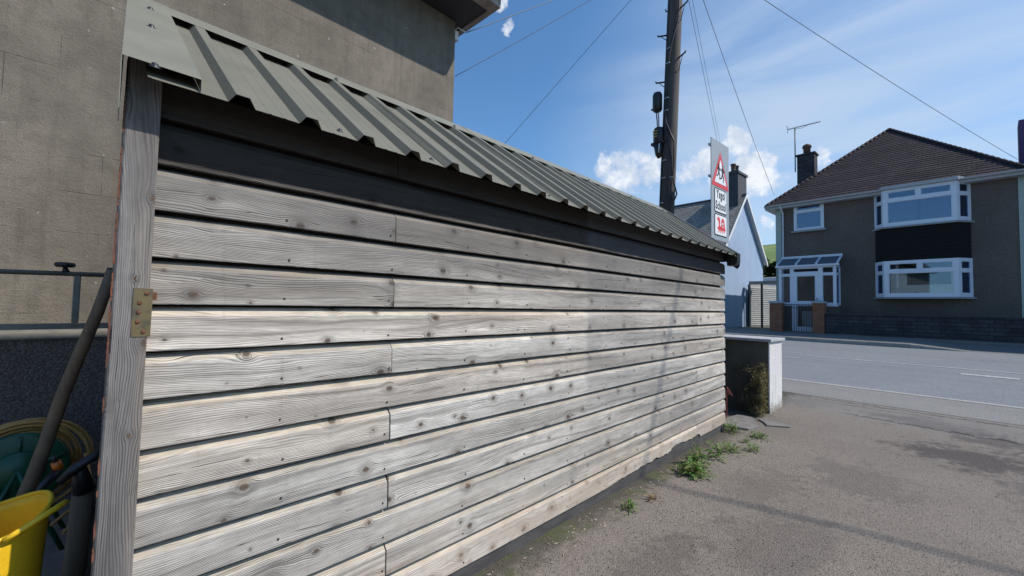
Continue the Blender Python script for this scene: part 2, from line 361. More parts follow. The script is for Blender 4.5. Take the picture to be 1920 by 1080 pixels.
def tiles(name, c1, c2, row, wid, axis='x', lichen=.0):
    mt, n = new(name)
    x, y, z = n.xyz(n.co)[:3]
    a = y if axis == 'y' else n.math('ADD', x, y)
    zz = n.math('DIVIDE', z, row); rw = n.math('FLOOR', zz); fz = n.math('FRACT', zz)
    aa = n.math('ADD', n.math('DIVIDE', a, wid), n.math('MULTIPLY', n.math('MODULO', rw, 2), .5))
    cell = n.comb(n.math('FLOOR', aa), rw, 0)
    wn = n.node('ShaderNodeTexWhiteNoise', noise_dimensions='2D'); n.put(wn.inputs['Vector'], cell)
    c = n.mix(wn.outputs['Value'], c1, c2)
    big = n.noise(n.co, .9, 5, .6); c = n.mix(n.math('MULTIPLY', n.ss(big, .4, .7), .45), c, tuple(q*.55 for q in c1))
    fa = n.math('ABSOLUTE', n.math('SUBTRACT', n.math('FRACT', aa), .5))
    gap = n.math('MAXIMUM', n.ss(fa, .465, .49), n.ss(fz, .14, .03))
    c = n.mix(n.math('MULTIPLY', gap, .7), c, tuple(q*.15 for q in c1))
    if lichen: c = n.mix(n.math('MULTIPLY', n.ss(n.noise(n.co, 9, 4), .62, .7), lichen), c, (.30, .30, .26))
    h = n.math('ADD', n.math('MULTIPLY', gap, -1), n.math('MULTIPLY', fz, -.8))
    fin(n, c, .8, h, .02, .9, spec=.2); return mt
M['tile'] = tiles('brown plain tiles', (.036, .028, .034), (.056, .043, .048), .125, .23, 'y')
M['slate'] = tiles('grey slates', (.20, .185, .17), (.27, .25, .225), .155, .28, 'y', .4)
M['nearslate'] = tiles('near roof tiles', (.09, .08, .08), (.13, .12, .12), .2, .3, 'x')

def leafmat(name, c1, c2, c3=None):
    mt, n = new(name)
    at = n.node('ShaderNodeAttribute'); at.attribute_name = 'bid'; r = at.outputs['Fac']
    c = n.mix(r, c1, c2)
    if c3: c = n.mix(n.ss(n.math('FRACT', n.math('MULTIPLY', r, 9.7)), .62, .8), c, c3)
    fin(n, c, .55, spec=.35)
    n.b.inputs['Subsurface Weight'].default_value = 0
    tl = n.node('ShaderNodeBsdfTranslucent'); n.put(tl.inputs[0], c)
    mx = n.node('ShaderNodeMixShader'); mx.inputs[0].default_value = .3
    o = [q for q in n.n if q.type == 'OUTPUT_MATERIAL'][0]
    n.l.new(n.b.outputs[0], mx.inputs[1]); n.l.new(tl.outputs[0], mx.inputs[2]); n.l.new(mx.outputs[0], o.inputs[0])
    return mt
M['weed'] = leafmat('weed leaves', (.07, .155, .028), (.125, .235, .05), (.21, .235, .08))
M['dry'] = leafmat('dry leaves', (.22, .13, .05), (.34, .22, .10), (.10, .05, .03))
M['ivy'] = leafmat('cotoneaster leaves', (.17, .125, .065), (.25, .20, .10), (.13, .16, .055))
M['treeleaf'] = leafmat('dark conifer leaves', (.018, .035, .014), (.03, .055, .02))
M['twig'] = simple('twigs', (.10, .065, .045), rough=.9)

def tarmac(name, c1, c2, stone, scale=170, brown=None, marks=False, bump=.004):
    mt, n = new(name)
    v = n.node('ShaderNodeTexVoronoi'); n.put(v.inputs['Vector'], n.co); v.inputs['Scale'].default_value = scale
    r = n.xyz(v.outputs['Color'])[0]
    v2 = n.node('ShaderNodeTexVoronoi'); n.put(v2.inputs['Vector'], n.co); v2.inputs['Scale'].default_value = scale*.37
    big = n.noise(n.co, .7, 6, .6); med = n.noise(n.co, 5, 5, .65)
    c = n.mix(n.ss(big, .3, .7), c1, c2)
    if brown: c = n.mix(n.math('MULTIPLY', n.ss(med, .38, .68), .6), c, brown)
    c = n.mix(n.ss(r, .45, 1.0, 0, .65), c, stone)
    c = n.mix(n.math('MULTIPLY', n.ss(v.outputs['Distance'], .35, .75), .6), c, tuple(q*.35 for q in c1))
    pit = n.math('MULTIPLY', n.ss(v2.outputs['Distance'], .34, .18), n.ss(n.xyz(v2.outputs['Color'])[1], .66, .74))
    c = n.mix(n.math('MULTIPLY', pit, .75), c, (.03, .028, .026))
    wear = n.noise(n.scale(n.co, (1.5, .06, 1)), 1, 4); c = n.mix(n.math('MULTIPLY', n.ss(wear, .42, .66), .22), c, tuple(q*.6 for q in c1))
    x, y, z = n.xyz(n.co)[:3]
    h = n.math('ADD', n.math('SUBTRACT', 1, v.outputs['Distance']), n.math('ADD', n.math('MULTIPLY', med, 1.2), n.math('MULTIPLY', pit, -1)))
    if marks:
        # oil stains and cracks of the driveway, in metres on the ground
        wb = n.noise(n.co, 3.5, 5, .65); wb2 = n.noise(n.scale(n.co, (1, 1, 1)), 14, 4)
        for (su, sv, ru, rv, a) in [(6.15, .05, .55, .75, .75), (7.35, .55, .35, .8, .55), (7.0, -.1, .35, .6, .6), (4.6, .75, .7, .45, .30), (5.3, -.4, .5, .5, .4), (2.9, .9, .8, .35, .28), (2.2, 1.25, .6, .2, .35), (3.9, 1.25, .9, .25, .25), (7.5, 1.9, .3, .35, .3)]:
            dx = n.math('DIVIDE', n.math('SUBTRACT', x, su), ru); dy = n.math('DIVIDE', n.math('SUBTRACT', y, sv), rv)
            dd = n.math('SQRT', n.math('ADD', n.math('MULTIPLY', dx, dx), n.math('MULTIPLY', dy, dy)))
            dd = n.math('ADD', dd, n.math('MULTIPLY', n.math('SUBTRACT', wb, .5), 2.2))
            c = n.mix(n.math('MULTIPLY', n.ss(n.math('ADD', dd, n.math('MULTIPLY', n.math('SUBTRACT', wb2, .5), .9)), 1.05, .35), a), c, (.05, .044, .044))
        for (cu, k, v0, v1, wd) in [(7.12, .10, -3, 1.45, .034), (7.72, .06, .4, 3.0, .018), (7.95, 0.02, -2.5, 2.5, .03)]:
            ln = n.math('SUBTRACT', x, n.math('ADD', cu, n.math('MULTIPLY', y, k)))
            ln = n.math('ADD', ln, n.math('ADD', n.math('MULTIPLY', n.math('SUBTRACT', wb, .5), .30), n.math('MULTIPLY', n.math('SUBTRACT', wb2, .5), .06)))
            mk = n.math('MULTIPLY', n.ss(n.math('ABSOLUTE', ln), wd, wd*.3), n.math('MULTIPLY', n.ss(y, v0, v0+.1), n.ss(y, v1, v1-.2)))
            c = n.mix(n.math('MULTIPLY', mk, .85), c, (.02, .018, .017)); h = n.math('ADD', h, n.math('MULTIPLY', mk, -4))
        gr = n.ss(n.math('ADD', n.math('SUBTRACT', x, 6.9), n.math('MULTIPLY', n.math('SUBTRACT', wb, .5), 1.5)), -.2, .6)
        c = n.mix(n.math('MULTIPLY', gr, .35), c, (.20, .20, .20))
        # dirt and moss against the shed foot: shed line y = 1.7 in world = v - 0.073 u
        wy = n.math('SUBTRACT', n.math('MULTIPLY', y, .9973), n.math('MULTIPLY', x, .0732))
        ds = n.ss(n.math('ADD', wy, n.math('MULTIPLY', n.math('SUBTRACT', wb2, .5), .35)), 1.45, 1.68)
        c = n.mix(n.math('MULTIPLY', ds, .75), c, (.045, .042, .03))
        ms = n.math('MULTIPLY', ds, n.ss(wb, .5, .62))
        c = n.mix(n.math('MULTIPLY', ms, .5), c, (.08, .10, .03))
    fin(n, c, .9, h, bump, .9, spec=.25)
    return mt
M['drive'] = tarmac('brown worn tarmac', (.20, .170, .148), (.245, .212, .185), (.33, .29, .25), 150, (.225, .190, .165), True, .004)
M['road'] = tarmac('blue grey road surface', (.205, .215, .235), (.235, .245, .262), (.30, .31, .33), 95, None)
M['footway'] = tarmac('smooth grey footway', (.24, .235, .225), (.27, .262, .25), (.31, .30, .29), 120, (.23, .22, .20), bump=.0015)
M['pave'] = tarmac('far pavement', (.20, .19, .185), (.22, .21, .20), (.27, .26, .25), 90, None)
M['paint'] = simple('worn road paint', (.44, .44, .43), (.28, .285, .29), .8, (3, 30, 3), .001)
M['edge'] = simple('pale worn edge line', (.36, .35, .32), (.27, .265, .25), .9, (3, 14, 3), .001)
M['soil'] = simple('ground soil', (.11, .10, .07), (.08, .09, .05), .95, (.4, .4, .4), .01)
def hillmat():
    mt, n = new('field grass')
    f = n.noise(n.co, .06, 6, .6); f2 = n.noise(n.co, 1.4, 5, .7)
    c = n.mix(n.ss(f, .4, .6), (.11, .17, .035), (.17, .23, .06)); c = n.mix(n.math('MULTIPLY', n.ss(f2, .4, .7), .5), c, (.06, .10, .02))
    fin(n, c, .95, f2, .2, .6); return mt
M['grass'] = hillmat()

# ------------------------------------------------------------------ mesh building
PHI = R(-4.2)                                    # the road frame is turned 4.2 degrees from the shed's
FR = {'S': Matrix.Identity(4), 'R': Matrix.Rotation(PHI, 4, 'Z')}
class MB:
    def __init__(s, M_=None): s.v = []; s.f = []; s.mi = []; s.bid = []; s.zl = []; s.M = M_ or Matrix.Identity(4); s.cb = 0.; s.cz = 0.; s.cm = 0; s.smooth = []
    def av(s, p, zl=None):
        s.v.append(s.M @ Vector(p)); s.bid.append(s.cb); s.zl.append(s.cz if zl is None else zl); return len(s.v)-1
    def face(s, ids, mi=None, sm=False): s.f.append(tuple(ids)); s.mi.append(s.cm if mi is None else mi); s.smooth.append(sm)
    def quad(s, *ps, mi=None): s.face([s.av(p) for p in ps], mi)
    def box(s, x0, x1, y0, y1, z0, z1, mi=None):
        x0, x1 = sorted((x0, x1)); y0, y1 = sorted((y0, y1)); z0, z1 = sorted((z0, z1))
        i = [s.av(p) for p in ((x0, y0, z0), (x1, y0, z0), (x1, y1, z0), (x0, y1, z0), (x0, y0, z1), (x1, y0, z1), (x1, y1, z1), (x0, y1, z1))]
        for q in ((0, 3, 2, 1), (4, 5, 6, 7), (0, 1, 5, 4), (1, 2, 6, 5), (2, 3, 7, 6), (3, 0, 4, 7)): s.face([i[k] for k in q], mi)
        return s
    def prism(s, poly, a, b, axis='y', mi=None):
        """poly 2-D points extruded from a to b along axis"""
        def P(p, t): return (t, p[0], p[1]) if axis == 'x' else ((p[0], t, p[1]) if axis == 'y' else (p[0], p[1], t))
        n = len(poly); A = [s.av(P(p, a)) for p in poly]; B = [s.av(P(p, b)) for p in poly]
        s.face(A[::-1], mi); s.face(B, mi)
        for k in range(n): s.face((A[k], A[(k+1) % n], B[(k+1) % n], B[k]), mi)
        return s
    def tube(s, pts, r, n=8, mi=None, caps=True, sm=True):
        pts = [Vector(p) for p in pts]; rr = r if isinstance(r, (list, tuple)) else [r]*len(pts)
        rings = []; ref = None
        for k, p in enumerate(pts):
            t = (pts[min(k+1, len(pts)-1)]-pts[max(k-1, 0)]).normalized()
            if ref is None: ref = Vector((0, 0, 1)) if abs(t.z) < .9 else Vector((1, 0, 0))
            a = t.cross(ref).normalized(); b = a.cross(t).normalized(); ref = b
            rings.append([s.av(p+rr[k]*(math.cos(2*math.pi*j/n)*a+math.sin(2*math.pi*j/n)*b)) for j in range(n)])
        for k in range(len(rings)-1):
            for j in range(n): s.face((rings[k][j], rings[k][(j+1) % n], rings[k+1][(j+1) % n], rings[k+1][j]), mi, sm)
        if caps: s.face(rings[0][::-1], mi); s.face(rings[-1], mi)
        return s
    def lathe(s, prof, c, n=24, axis=(0, 0, 1), mi=None, cap=True):
        ax = Vector(axis).normalized(); ref = Vector((1, 0, 0)) if abs(ax.x) < .9 else Vector((0, 1, 0))
        a = ax.cross(ref).normalized(); b = ax.cross(a); c = Vector(c); rings = []
        for (r, h) in prof: rings.append([s.av(c+ax*h+r*(math.cos(2*math.pi*j/n)*a+math.sin(2*math.pi*j/n)*b)) for j in range(n)])
        for k in range(len(rings)-1):
            for j in range(n): s.face((rings[k][j], rings[k][(j+1) % n], rings[k+1][(j+1) % n], rings[k+1][j]), mi, True)
        if cap: s.face(rings[0][::-1], mi); s.face(rings[-1], mi)
        return s
    def leaf(s, c, d, up, l, w_, bend=.2):
        c = Vector(c); d = Vector(d).normalized(); sd = d.cross(Vector(up)).normalized(); nrm = sd.cross(d)
        s.cb = random.random()
        p = [c, c+d*l*.45+sd*w_*.5+nrm*l*bend*.3, c+d*l-nrm*l*bend*.4, c+d*l*.45-sd*w_*.5+nrm*l*bend*.3]
        s.face([s.av(q) for q in p])

def mkobj(name, mb, mats, base):
    me = bpy.data.meshes.new(name); b = Vector(base)
    me.from_pydata([tuple(v-b) for v in mb.v], [], mb.f)
    if not isinstance(mats, (list, tuple)): mats = [mats]
    for k in mats: me.materials.append(M[k])
    me.polygons.foreach_set('material_index', [min(i, len(mats)-1) for i in mb.mi])
    me.polygons.foreach_set('use_smooth', mb.smooth)
    a = me.attributes.new('bid', 'FLOAT', 'POINT'); a.data.foreach_set('value', mb.bid)
    a = me.attributes.new('zl', 'FLOAT', 'POINT'); a.data.foreach_set('value', mb.zl)
    me.update()
    o = bpy.data.objects.new(name, me); col.objects.link(o); return o
def bevel(o, w_, seg=1):
    b = o.modifiers.new('bevel', 'BEVEL'); b.width = w_; b.segments = seg; b.limit_method = 'ANGLE'; b.angle_limit = R(35); return o

class Thing:
    def __init__(s, name, label, cat, base=(0, 0, 0), fr='S', group=None):
        s.base = Vector(base); s.fr = fr
        s.o = bpy.data.objects.new(name, None); col.objects.link(s.o); s.o.empty_display_size = .1
        s.o.matrix_world = FR[fr] @ Matrix.Translation(s.base)
        s.o['label'] = label; s.o['category'] = cat
        if group: s.o['group'] = group
    def part(s, name, mb, mat, parent=None, label=None, bev=0):
        o = mkobj(name, mb, mat, s.base); o.parent = parent or s.o
        if label: o['label'] = label
        if bev: bevel(o, bev)
        return o
def solo(name, label, cat, mb, mat, base=(0, 0, 0), fr='S', group=None, bev=0):
    o = mkobj(name, mb, mat, base); o.matrix_world = FR[fr] @ Matrix.Translation(Vector(base))
    o['label'] = label; o['category'] = cat
    if group: o['group'] = group
    if bev: bevel(o, bev)
    return o
def struct(name, mb, mat, fr='R', kind='structure', label=None):
    o = mkobj(name, mb, mat, (0, 0, 0)); o.matrix_world = FR[fr].copy(); o['kind'] = kind
    o['label'] = label or name.replace('_', ' '); return o
def toR(p): return FR['R'].inverted() @ Vector(p)
def atU(px, py, u):            # where the sight line of a photo point meets the plane u = const (road frame)
    r = toR(ray(px, py)); t = u/r.x; return Vector((0, 0, CAMH))+r*t
def atY(px, py, y):
    r = ray(px, py); t = y/r.y; return Vector((0, 0, CAMH))+r*t

# ------------------------------------------------------------------ ground, road
def zg(u):
    return 0. if u < 6 else min(.035*(u-6), .525)
def strip(us, v0, v1, dz=0., nv=1, zf=None):
    mb = MB(); zf = zf or zg
    rows = [[mb.av((u, v0+(v1-v0)*j/nv, zf(u)+dz)) for j in range(nv+1)] for u in us]
    for a, b in zip(rows, rows[1:]):
        for j in range(nv): mb.face((a[j], b[j], b[j+1], a[j+1]))
    return mb
UF, URN, URF = 8.10, 9.29, 17.1
struct('ground', strip([-400, 5.9, 10, 15, 21, 60, 900], -700, 700, -.05), 'soil')
struct('driveway', strip([-14, 0, 6, 7, UF], -9, 14, 0), 'drive')
struct('near_footway', strip([UF, 8.6, URN], -60, 60, .004), 'footway')
struct('road', strip([URN, 13, URF], -60, 60, 0), 'road')
mb = strip([URN-.06, URN+.05], -60, 60, .009); struct('road_edge_strip', mb, 'edge')
mb = MB()
def mark(u0, u1, v0, v1):
    mb.quad((u0, v0, zg(u0)+.006), (u1, v0, zg(u1)+.006), (u1, v1, zg(u1)+.006), (u0, v1, zg(u0)+.006))
mark(13.15, 13.23, -30, 3.2)
for k in range(2): mark(12.55, 12.62, 3.2+k*1.9, 3.9+k*1.9)
mark(12.25, 12.43, -.95+.6, -.35+.75)
mark(13.55, 13.62, 3.4, 9)
struct('road_marking', mb, 'paint')
# far kerb: full height on the left, dropping to flush
KV0, KV1 = .35, 1.6
def kh(v): return .125 if v > KV1 else (.012 if v < KV0 else .012+.113*(v-KV0)/(KV1-KV0))
mb = MB(); vs = [-60, -20, -5, KV0, KV1]+[KV1+.91*i for i in range(1, 12)]+[30, 60]
for k in range(len(vs)-1):
    a, b = vs[k], vs[k+1]-.008; z = zg(URF)
    ia = [mb.av(p) for p in ((URF, a, z-.1), (URF, a, z+kh(a)-.015), (URF+.018, a, z+kh(a)), (URF+.13, a, z+kh(a)), (URF+.13, a, z-.1))]
    ib = [mb.av(p) for p in ((URF, b, z-.1), (URF, b, z+kh(b)-.015), (URF+.018, b, z+kh(b)), (URF+.13, b, z+kh(b)), (URF+.13, b, z-.1))]
    for j in range(4): mb.face((ia[j], ib[j], ib[j+1], ia[j+1]))
    mb.face(ia[::-1]); mb.face(ib)
struct('kerb', mb, 'kerb')
mb = MB(); prev = None
for v in [-60, -20, -5, KV0, KV1, 5, 30, 60]:
    row = [mb.av((u, v, zg(u)+kh(v)+dz)) for u, dz in ((URF+.13, 0), (18.5, -.02), (19.35, -.02 if kh(v) > .1 else .02))]
    if prev: 
        for j in range(2): mb.face((prev[j], row[j], row[j+1], prev[j+1]))
    prev = row
struct('far_pavement', mb, 'pave')
mb = MB(); mb.box(19.35, 20.6, -14, 7.85, zg(19.4)-.1, zg(20)+.10); struct('front_yard', mb, 'pave')
# hill beyond
mb = MB(); rows = []
for i, (u, z) in enumerate([(70, .4), (90, 4), (130, 13), (190, 22), (260, 30), (330, 33), (500, 10)]):
    rows.append([mb.av((u, v, z*(1+.18*math.sin(v*.011+1.0)+.1*math.sin(v*.03)) if z > 1 else z)) for v in range(-500, 520, 20)])
for a, b in zip(rows, rows[1:]):
    for j in range(len(a)-1): mb.face((a[j], b[j], b[j+1], a[j+1]), sm=True)
struct('hill', mb, 'grass')

# ------------------------------------------------------------------ the timber shed
D = 1.70; PB = .0862*D; XL, XR = .150, 3.176*D; LAP = .0; SC = -.014
EY, EZ = 1.55, CAMH+.402*1.55                    # eave (bottom of the pans)
SL = .727; RY = 2.53                             # roof slope, ridge
shed = Thing('timber_shed', 'long weathered timber shed with overlapping grey boards and an olive ribbed metal roof', 'shed', (XL, D, 0))
zb0 = CAMH+.2505*D                                # bottom edge of the uppermost full board seen in the sun edge
mb = MB(); nails = MB()
def rag(x):                                       # rotten lower edge of the lowest board
    t = max(0, min(1, (x-2.75)/.25))*max(0, min(1, (4.62-x)/.03))
    n_ = mnoise.noise((x*3.1, 2.2, 0))*.5+mnoise.noise((x*11, 5, 0))*.25+mnoise.noise((x*41, 5, 0))*.16
    return max(0., t*(.016+.045*n_+ (.018 if x > 3.9 else 0)))
def board(k, x0, x1, bid):
    """one board, k counted down from the shaded one"""
    zb = zb0-k*PB; zt = zb+PB
    mb.cb = bid; n = max(2, int((x1-x0)/.11)) if k < 12 else int((x1-x0)/.016)
    rings = []
    for i in range(n+1):
        x = x0+(x1-x0)*i/n
        wv = .0035*mnoise.noise((x*1.1, k*3.7, bid*9)); wy = .004*mnoise.noise((x*.8, k*5.1+9, bid*7))
        wt = .0035*mnoise.noise((x*1.1, (k-1)*3.7, bid*9))
        fr_ = rag(x) if k == 12 else 0
        yb = D-LAP+wy; rows = [(D+.058, zb+wv+fr_+.004), (yb+.0015, zb+wv+fr_), (yb, zb+wv+fr_+.003), (D+.003+wy*.4, zt-.038), (D+.006+wy*.4, zt-.035), (D+.024, zt-.0155), (D+.046, zt-.0085)]
        rings.append([mb.av((x, y, z), zl=z-zb) for (y, z) in rows])
    for i in range(n):
        a, b = rings[i], rings[i+1]
        for j in range(6): mb.face((a[j], b[j], b[j+1], a[j+1]), mi=(1 if j >= 4 else 0))
    for q, rv in ((rings[0], False), (rings[-1], True)):
        e = mb.av((mb.v[q[0]].x, D+.058, zt-.0085)); ids = q+[e]; mb.face(ids if rv else ids[::-1])
jA, jB = .582*D, 4.541
for k in range(-1, 13):
    if k % 2: segs = [(XL, jA-.0015), (jA+.0015, XR)]
    else: segs = [(XL, jB-.0015), (jB+.0015, XR)]
    if k in (7, 9, 11): segs = [(XL, jA-.004), (jA+.003, XR)]
    for (a, b) in segs: board(k, a, b, random.random())
    if k >= 1:
        for xn in (.545, .975, 1.42, 1.87, 2.30, 2.76, 3.2, 3.68, 4.12, 4.60, 5.05):
            x = xn+random.uniform(-.012, .012); z = zb0-k*PB+random.uniform(.020, .030)
            nails.lathe([(.0045, 0), (.004, .0022)], (x, D-LAP+.0005, z), 8, (0, -1, 0))
mbk = MB(); mbk.box(XL, XR, D+.0600, D+.0615, .16, 2.05); shed.part('backing', mbk, 'darkwood')  # dark sheet added to deepen the shade in the lap gaps
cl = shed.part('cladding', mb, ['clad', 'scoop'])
shed.part('nails', nails, 'nail', cl)['kind'] = 'stuff'
mb = MB(); mb.box(XL, XR, D+.012, D+.032, -.02, zb0-12*PB+.05); mb.box(XL, XR, D+.036, D+.06, -.02, zb0-12*PB+.12)
prev = None
shed.part('plinth', mb, 'plinth')
# corner post, slightly out of plumb like the photo's
mb = MB(); mb.cb = .31
n = 30; rings = []
for i in range(n+1):
    z = -.0+2.14*i/n; o = .006*math.sin(z*1.3)+.0015*mnoise.noise((0, 0, z*6))
    xl = .061+.014*(z-.6)/1.4*.9+o*.3; xr = .1465+.007*(z-.6)/1.4; y0 = 1.655+.002*mnoise.noise((3, 0, z*4)); y1 = 1.745
    c = .004
    rings.append([mb.av(p) for p in ((xl, y1, z), (xl, y0+c, z), (xl+c, y0, z), (xr-c, y0, z), (xr, y0+c, z), (xr, y1, z))])
for a, b in zip(rings, rings[1:]):
    for j in range(6): mb.face((a[j], a[(j+1) % 6], b[(j+1) % 6], b[j]), sm=False)
mb.face(rings[0][::-1]); mb.face(rings[-1])
post = shed.part('corner_post', mb, 'post')
mb = MB()
for i in range(70):
    z = random.choice([random.uniform(1.2, 2.0), random.uniform(1.2, 2.0), random.uniform(.3, 1.2)]); l = random.uniform(.01, .07)
    xl = .061+.014*(z-.6)/1.4*.9
    y = 1.657+random.uniform(0, .0065)
    mb.prism([(xl-.002, z), (xl+random.uniform(.0005, .003), z+l*.2), (xl+random.uniform(.0, .002), z+l*.8), (xl-.001, z+l), (xl-.003, z+l*.6)], y-.003, y+.003, 'y')
shed.part('torn_fibres', mb, 'bark', post)['kind'] = 'stuff'
# nail plate
mb = MB(); mb.prism([(.113, 1.300), (.1565, 1.299), (.158, 1.441), (.114, 1.443)], 1.6525, 1.6545, 'y')
pl = shed.part('nail_plate', mb, 'brass', post)
for (sx, sz) in ((.144, 1.427), (.129, 1.399), (.1275, 1.371), (.1265, 1.343), (.140, 1.314)):
    mb = MB(); mb.lathe([(.0058, 0), (.0056, .0012), (.0045, .0028), (.0018, .0022)], (sx, 1.6525, sz), 12, (0, -1, 0)); shed.part('screw', mb, 'rust', pl)
mb = MB(); mb.box(.157, .168, 1.662, 1.672, 1.408, 1.432); shed.part('rusty_tab', mb, 'rust', post)
hz = lambda y: EZ+SL*(y-EY)
# dark timber behind: end panel, wall plate, back wall
mb = MB()
for k in range(6):
    y0 = 1.75+k*.16; y1 = y0+.155; mb.box(.124, .146, y0, y1, .04, CAMH+.60+max(0, min(SL*(y0-EY), SL*(2*RY-y1-EY)))-.03)
shed.part('end_panel', mb, 'darkwood')
mb = MB(); mb.prism([(D+.062, .02), (D+.062, hz(D+.062)-.01), (RY, hz(RY)-.01), (2.76, hz(2*RY-2.76)-.01), (2.76, .02)], XR-.03, XR-.005, 'x'); mb.box(.15, XR-.04, 2.74, 2.76, .02, hz(2*RY-2.76)-.005); shed.part('far_end_panel', mb, 'darkwood')
mb = MB(); mb.box(.16, XR-.04, D+.062, D+.10, 1.98, 2.08); mb.box(.16, XR-.04, 2.43, 2.445, hz(2.43)-.10, hz(2.43)+.030)  # second box: dark filler added to blacken the gaps under the ridge cap
for x in (.3, 1.3, 2.3, 3.3, 4.3, 5.2): mb.prism([(D+.064, hz(D+.064)-.005), (D+.064, EZ-.06), (D+.08, EZ-.06), (RY, EZ+SL*(RY-EY)-.09), (RY, EZ+SL*(RY-EY)-.01)], x, x+.045, 'x')
shed.part('rafters', mb, 'darkwood')
# ribbed roof sheets
nrm = Vector((0, -SL, 1)).normalized()
def roof_profile(x0, n, lap=0.):
    """from the first rib foot x0, n ribs"""
    P = []; H_ = .030; pitch = .2115
    for i in range(n):
        x = x0+i*pitch
        P += [(x, 0), (x+.017, H_), (x+.055, H_), (x+.076, 0)]
        q = x+.076; w_ = pitch-.076
        if i < n-1:
            for t in (.33, .66): P += [(q+w_*t-.006, 0), (q+w_*t, .0016), (q+w_*t+.006, 0)]
    return P
RX0 = .196*EY; pitch = .2115
def sheet(P, lift, yA, yB, side=1, skip=0):
    mb = MB(); L = []
    for (x, h) in P:
        h = h+lift; sl = SL*side
        nn = Vector((0, -sl, 1)).normalized()
        base_z = lambda y: EZ+SL*(y-EY) if side == 1 else EZ+SL*(2*RY-y-EY)
        wob = .0015*mnoise.noise((x*5, 0, 1))
        A = Vector((x, yA, base_z(yA)+wob))+nn*h; B = Vector((x, yB, base_z(yB)))+nn*h
        L.append((mb.av(A), mb.av(B), mb.av(A-nn*.0015), mb.av(B-nn*.0015)))
    for a, b in zip(L, L[1:]):
        mb.face((a[0], b[0], b[1], a[1])); mb.face((a[2], a[3], b[3], b[2])); mb.face((a[0], a[2], b[2], b[0])); mb.face((a[1], b[1], b[3], a[3]))
    return mb
nr = 24; start = 0; first = True
k = 0
while k < nr:
    n = min(4 if not first else 5, nr-k)
    P = roof_profile(RX0+k*pitch, n)
    if first: P = [(.112, .0), (.14, 0), (.2, 0)]+P; first = False
    else: P = [(RX0+(k-1)*pitch-.004, .0), (RX0+(k-1)*pitch+.022, .031), (RX0+(k-1)*pitch+.054, .031), (RX0+(k-1)*pitch+.078, 0), (RX0+(k-1)*pitch+.12, .0)]+P
    if k+n >= nr: P += [(XR+.045, 0)]
    shed.part('roof_sheet', sheet(P, .0025*(k > 0)*(k % 8 != 0), EY+random.uniform(-.004, .004), RY-.02), 'roofmetal')
    k += n
shed.part('back_roof_sheet', sheet([(.15, 0), (1.5, 0), (3, 0), (XR+.045, 0)], 0, 2.78, RY+.02, -1), 'roofmetal')
# flashings
def flash(pts, x0, x1, name, seg=1):
    mb = MB(); mb.prism(pts, x0, x1, 'x'); return shed.part(name, mb, 'roofedge')
hz = lambda y: EZ+SL*(y-EY)
up = .0335
Y1 = 2.372
A = [(Y1, hz(Y1)+up*1.24), (RY, hz(RY)+up*1.24), (2*RY-Y1, hz(Y1)+up*1.24)]
B = [(y, z-.003) for y, z in A][::-1]
cap = MB()
for (a, b) in ((.105, 2.02), (2.01, 3.9), (3.89, XR+.05)):
    dz = .002 if a in (2.01,) else 0
    cap.prism([(y, z+dz) for y, z in A+B], a, b, 'x')
capo = shed.part('ridge_cap', cap, 'roofedge')
def bargemesh(x0, x1, out, rolled=False):
    mb = MB(); X0, X1 = sorted((x0, x1))
    top = [(EY-.004, hz(EY-.004)+up*1.24+.003), (RY, hz(RY)+up*1.24+.003)]
    mb.prism([top[0], top[1], (top[1][0], top[1][1]-.002), (top[0][0], top[0][1]-.002)], X0, X1, 'x')
    # hanging flange along the gable
    xe = x0 if out else x1
    drop = .155
    mb.prism([(EY-.004, hz(EY-.004)+up*1.24+.0005), (RY, hz(RY)+up*1.24+.0005), (RY, hz(RY)-drop), (EY+.03, hz(EY)-drop+.02), (EY+.004, hz(EY)-drop+.05)], xe-.001, xe+.001, 'x')
    return mb
mb = bargemesh(.056, .233, True)
mb.prism([(EY-.004, hz(EY-.004)+up*1.24+.001), (RY-.1, hz(RY-.1)+up*1.24+.001), (RY-.1, hz(RY-.1)+.003), (EY-.004, hz(EY-.004)+.003)], .233, .2345, 'x')
for i, v in enumerate(mb.v):
    if v.x < .1: v.x += .044*(v.y-EY)
lf = shed.part('verge_flashing', mb, 'roofedge')
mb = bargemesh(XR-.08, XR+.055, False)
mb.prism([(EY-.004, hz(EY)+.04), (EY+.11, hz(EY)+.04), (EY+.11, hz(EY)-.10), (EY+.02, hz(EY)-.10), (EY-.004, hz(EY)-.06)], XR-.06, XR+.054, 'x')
shed.part('verge_flashing', mb, 'black', label='end flashing at the far end of the roof, its shade painted black')  # black colour stands in for shade on this flashing
def roof_screw(x, y, h, parent, s=1.):
    p = Vector((x, y, hz(y)))+nrm*h; mb = MB()
    mb.lathe([(.0105*s, 0), (.0105*s, .0022*s), (.0075*s, .0028*s), (.006*s, .0032*s), (.006*s, .008*s), (.003*s, .009*s)], p, 8, nrm); shed.part('roof_screw', mb, 'screw', parent)
for px, py in ((289, 121), (283, 49), (281, 16)):
    r = ray(px, py); q = Vector((0, EY, hz(EY)))+nrm*.034-Vector((0, 0, CAMH)); t = q.dot(nrm)/r.dot(nrm); p = r*t+Vector((0, 0, CAMH)); roof_screw(p.x, min(p.y, 2.36), .034, lf, 1.25)
for i in (3, 7, 11, 15, 19, 23): roof_screw(RX0+i*pitch+.038, 2.40, up+.004, capo, 1.15)
sheets = [o for o in shed.o.children if o.name.startswith('roof_sheet')]
for i in (2, 4, 8, 12, 16, 20): roof_screw(RX0+i*pitch-.05, EY+.05, .0, sheets[0] if i < 5 else sheets[min(len(sheets)-1, (i-1)//4)], 1.15)

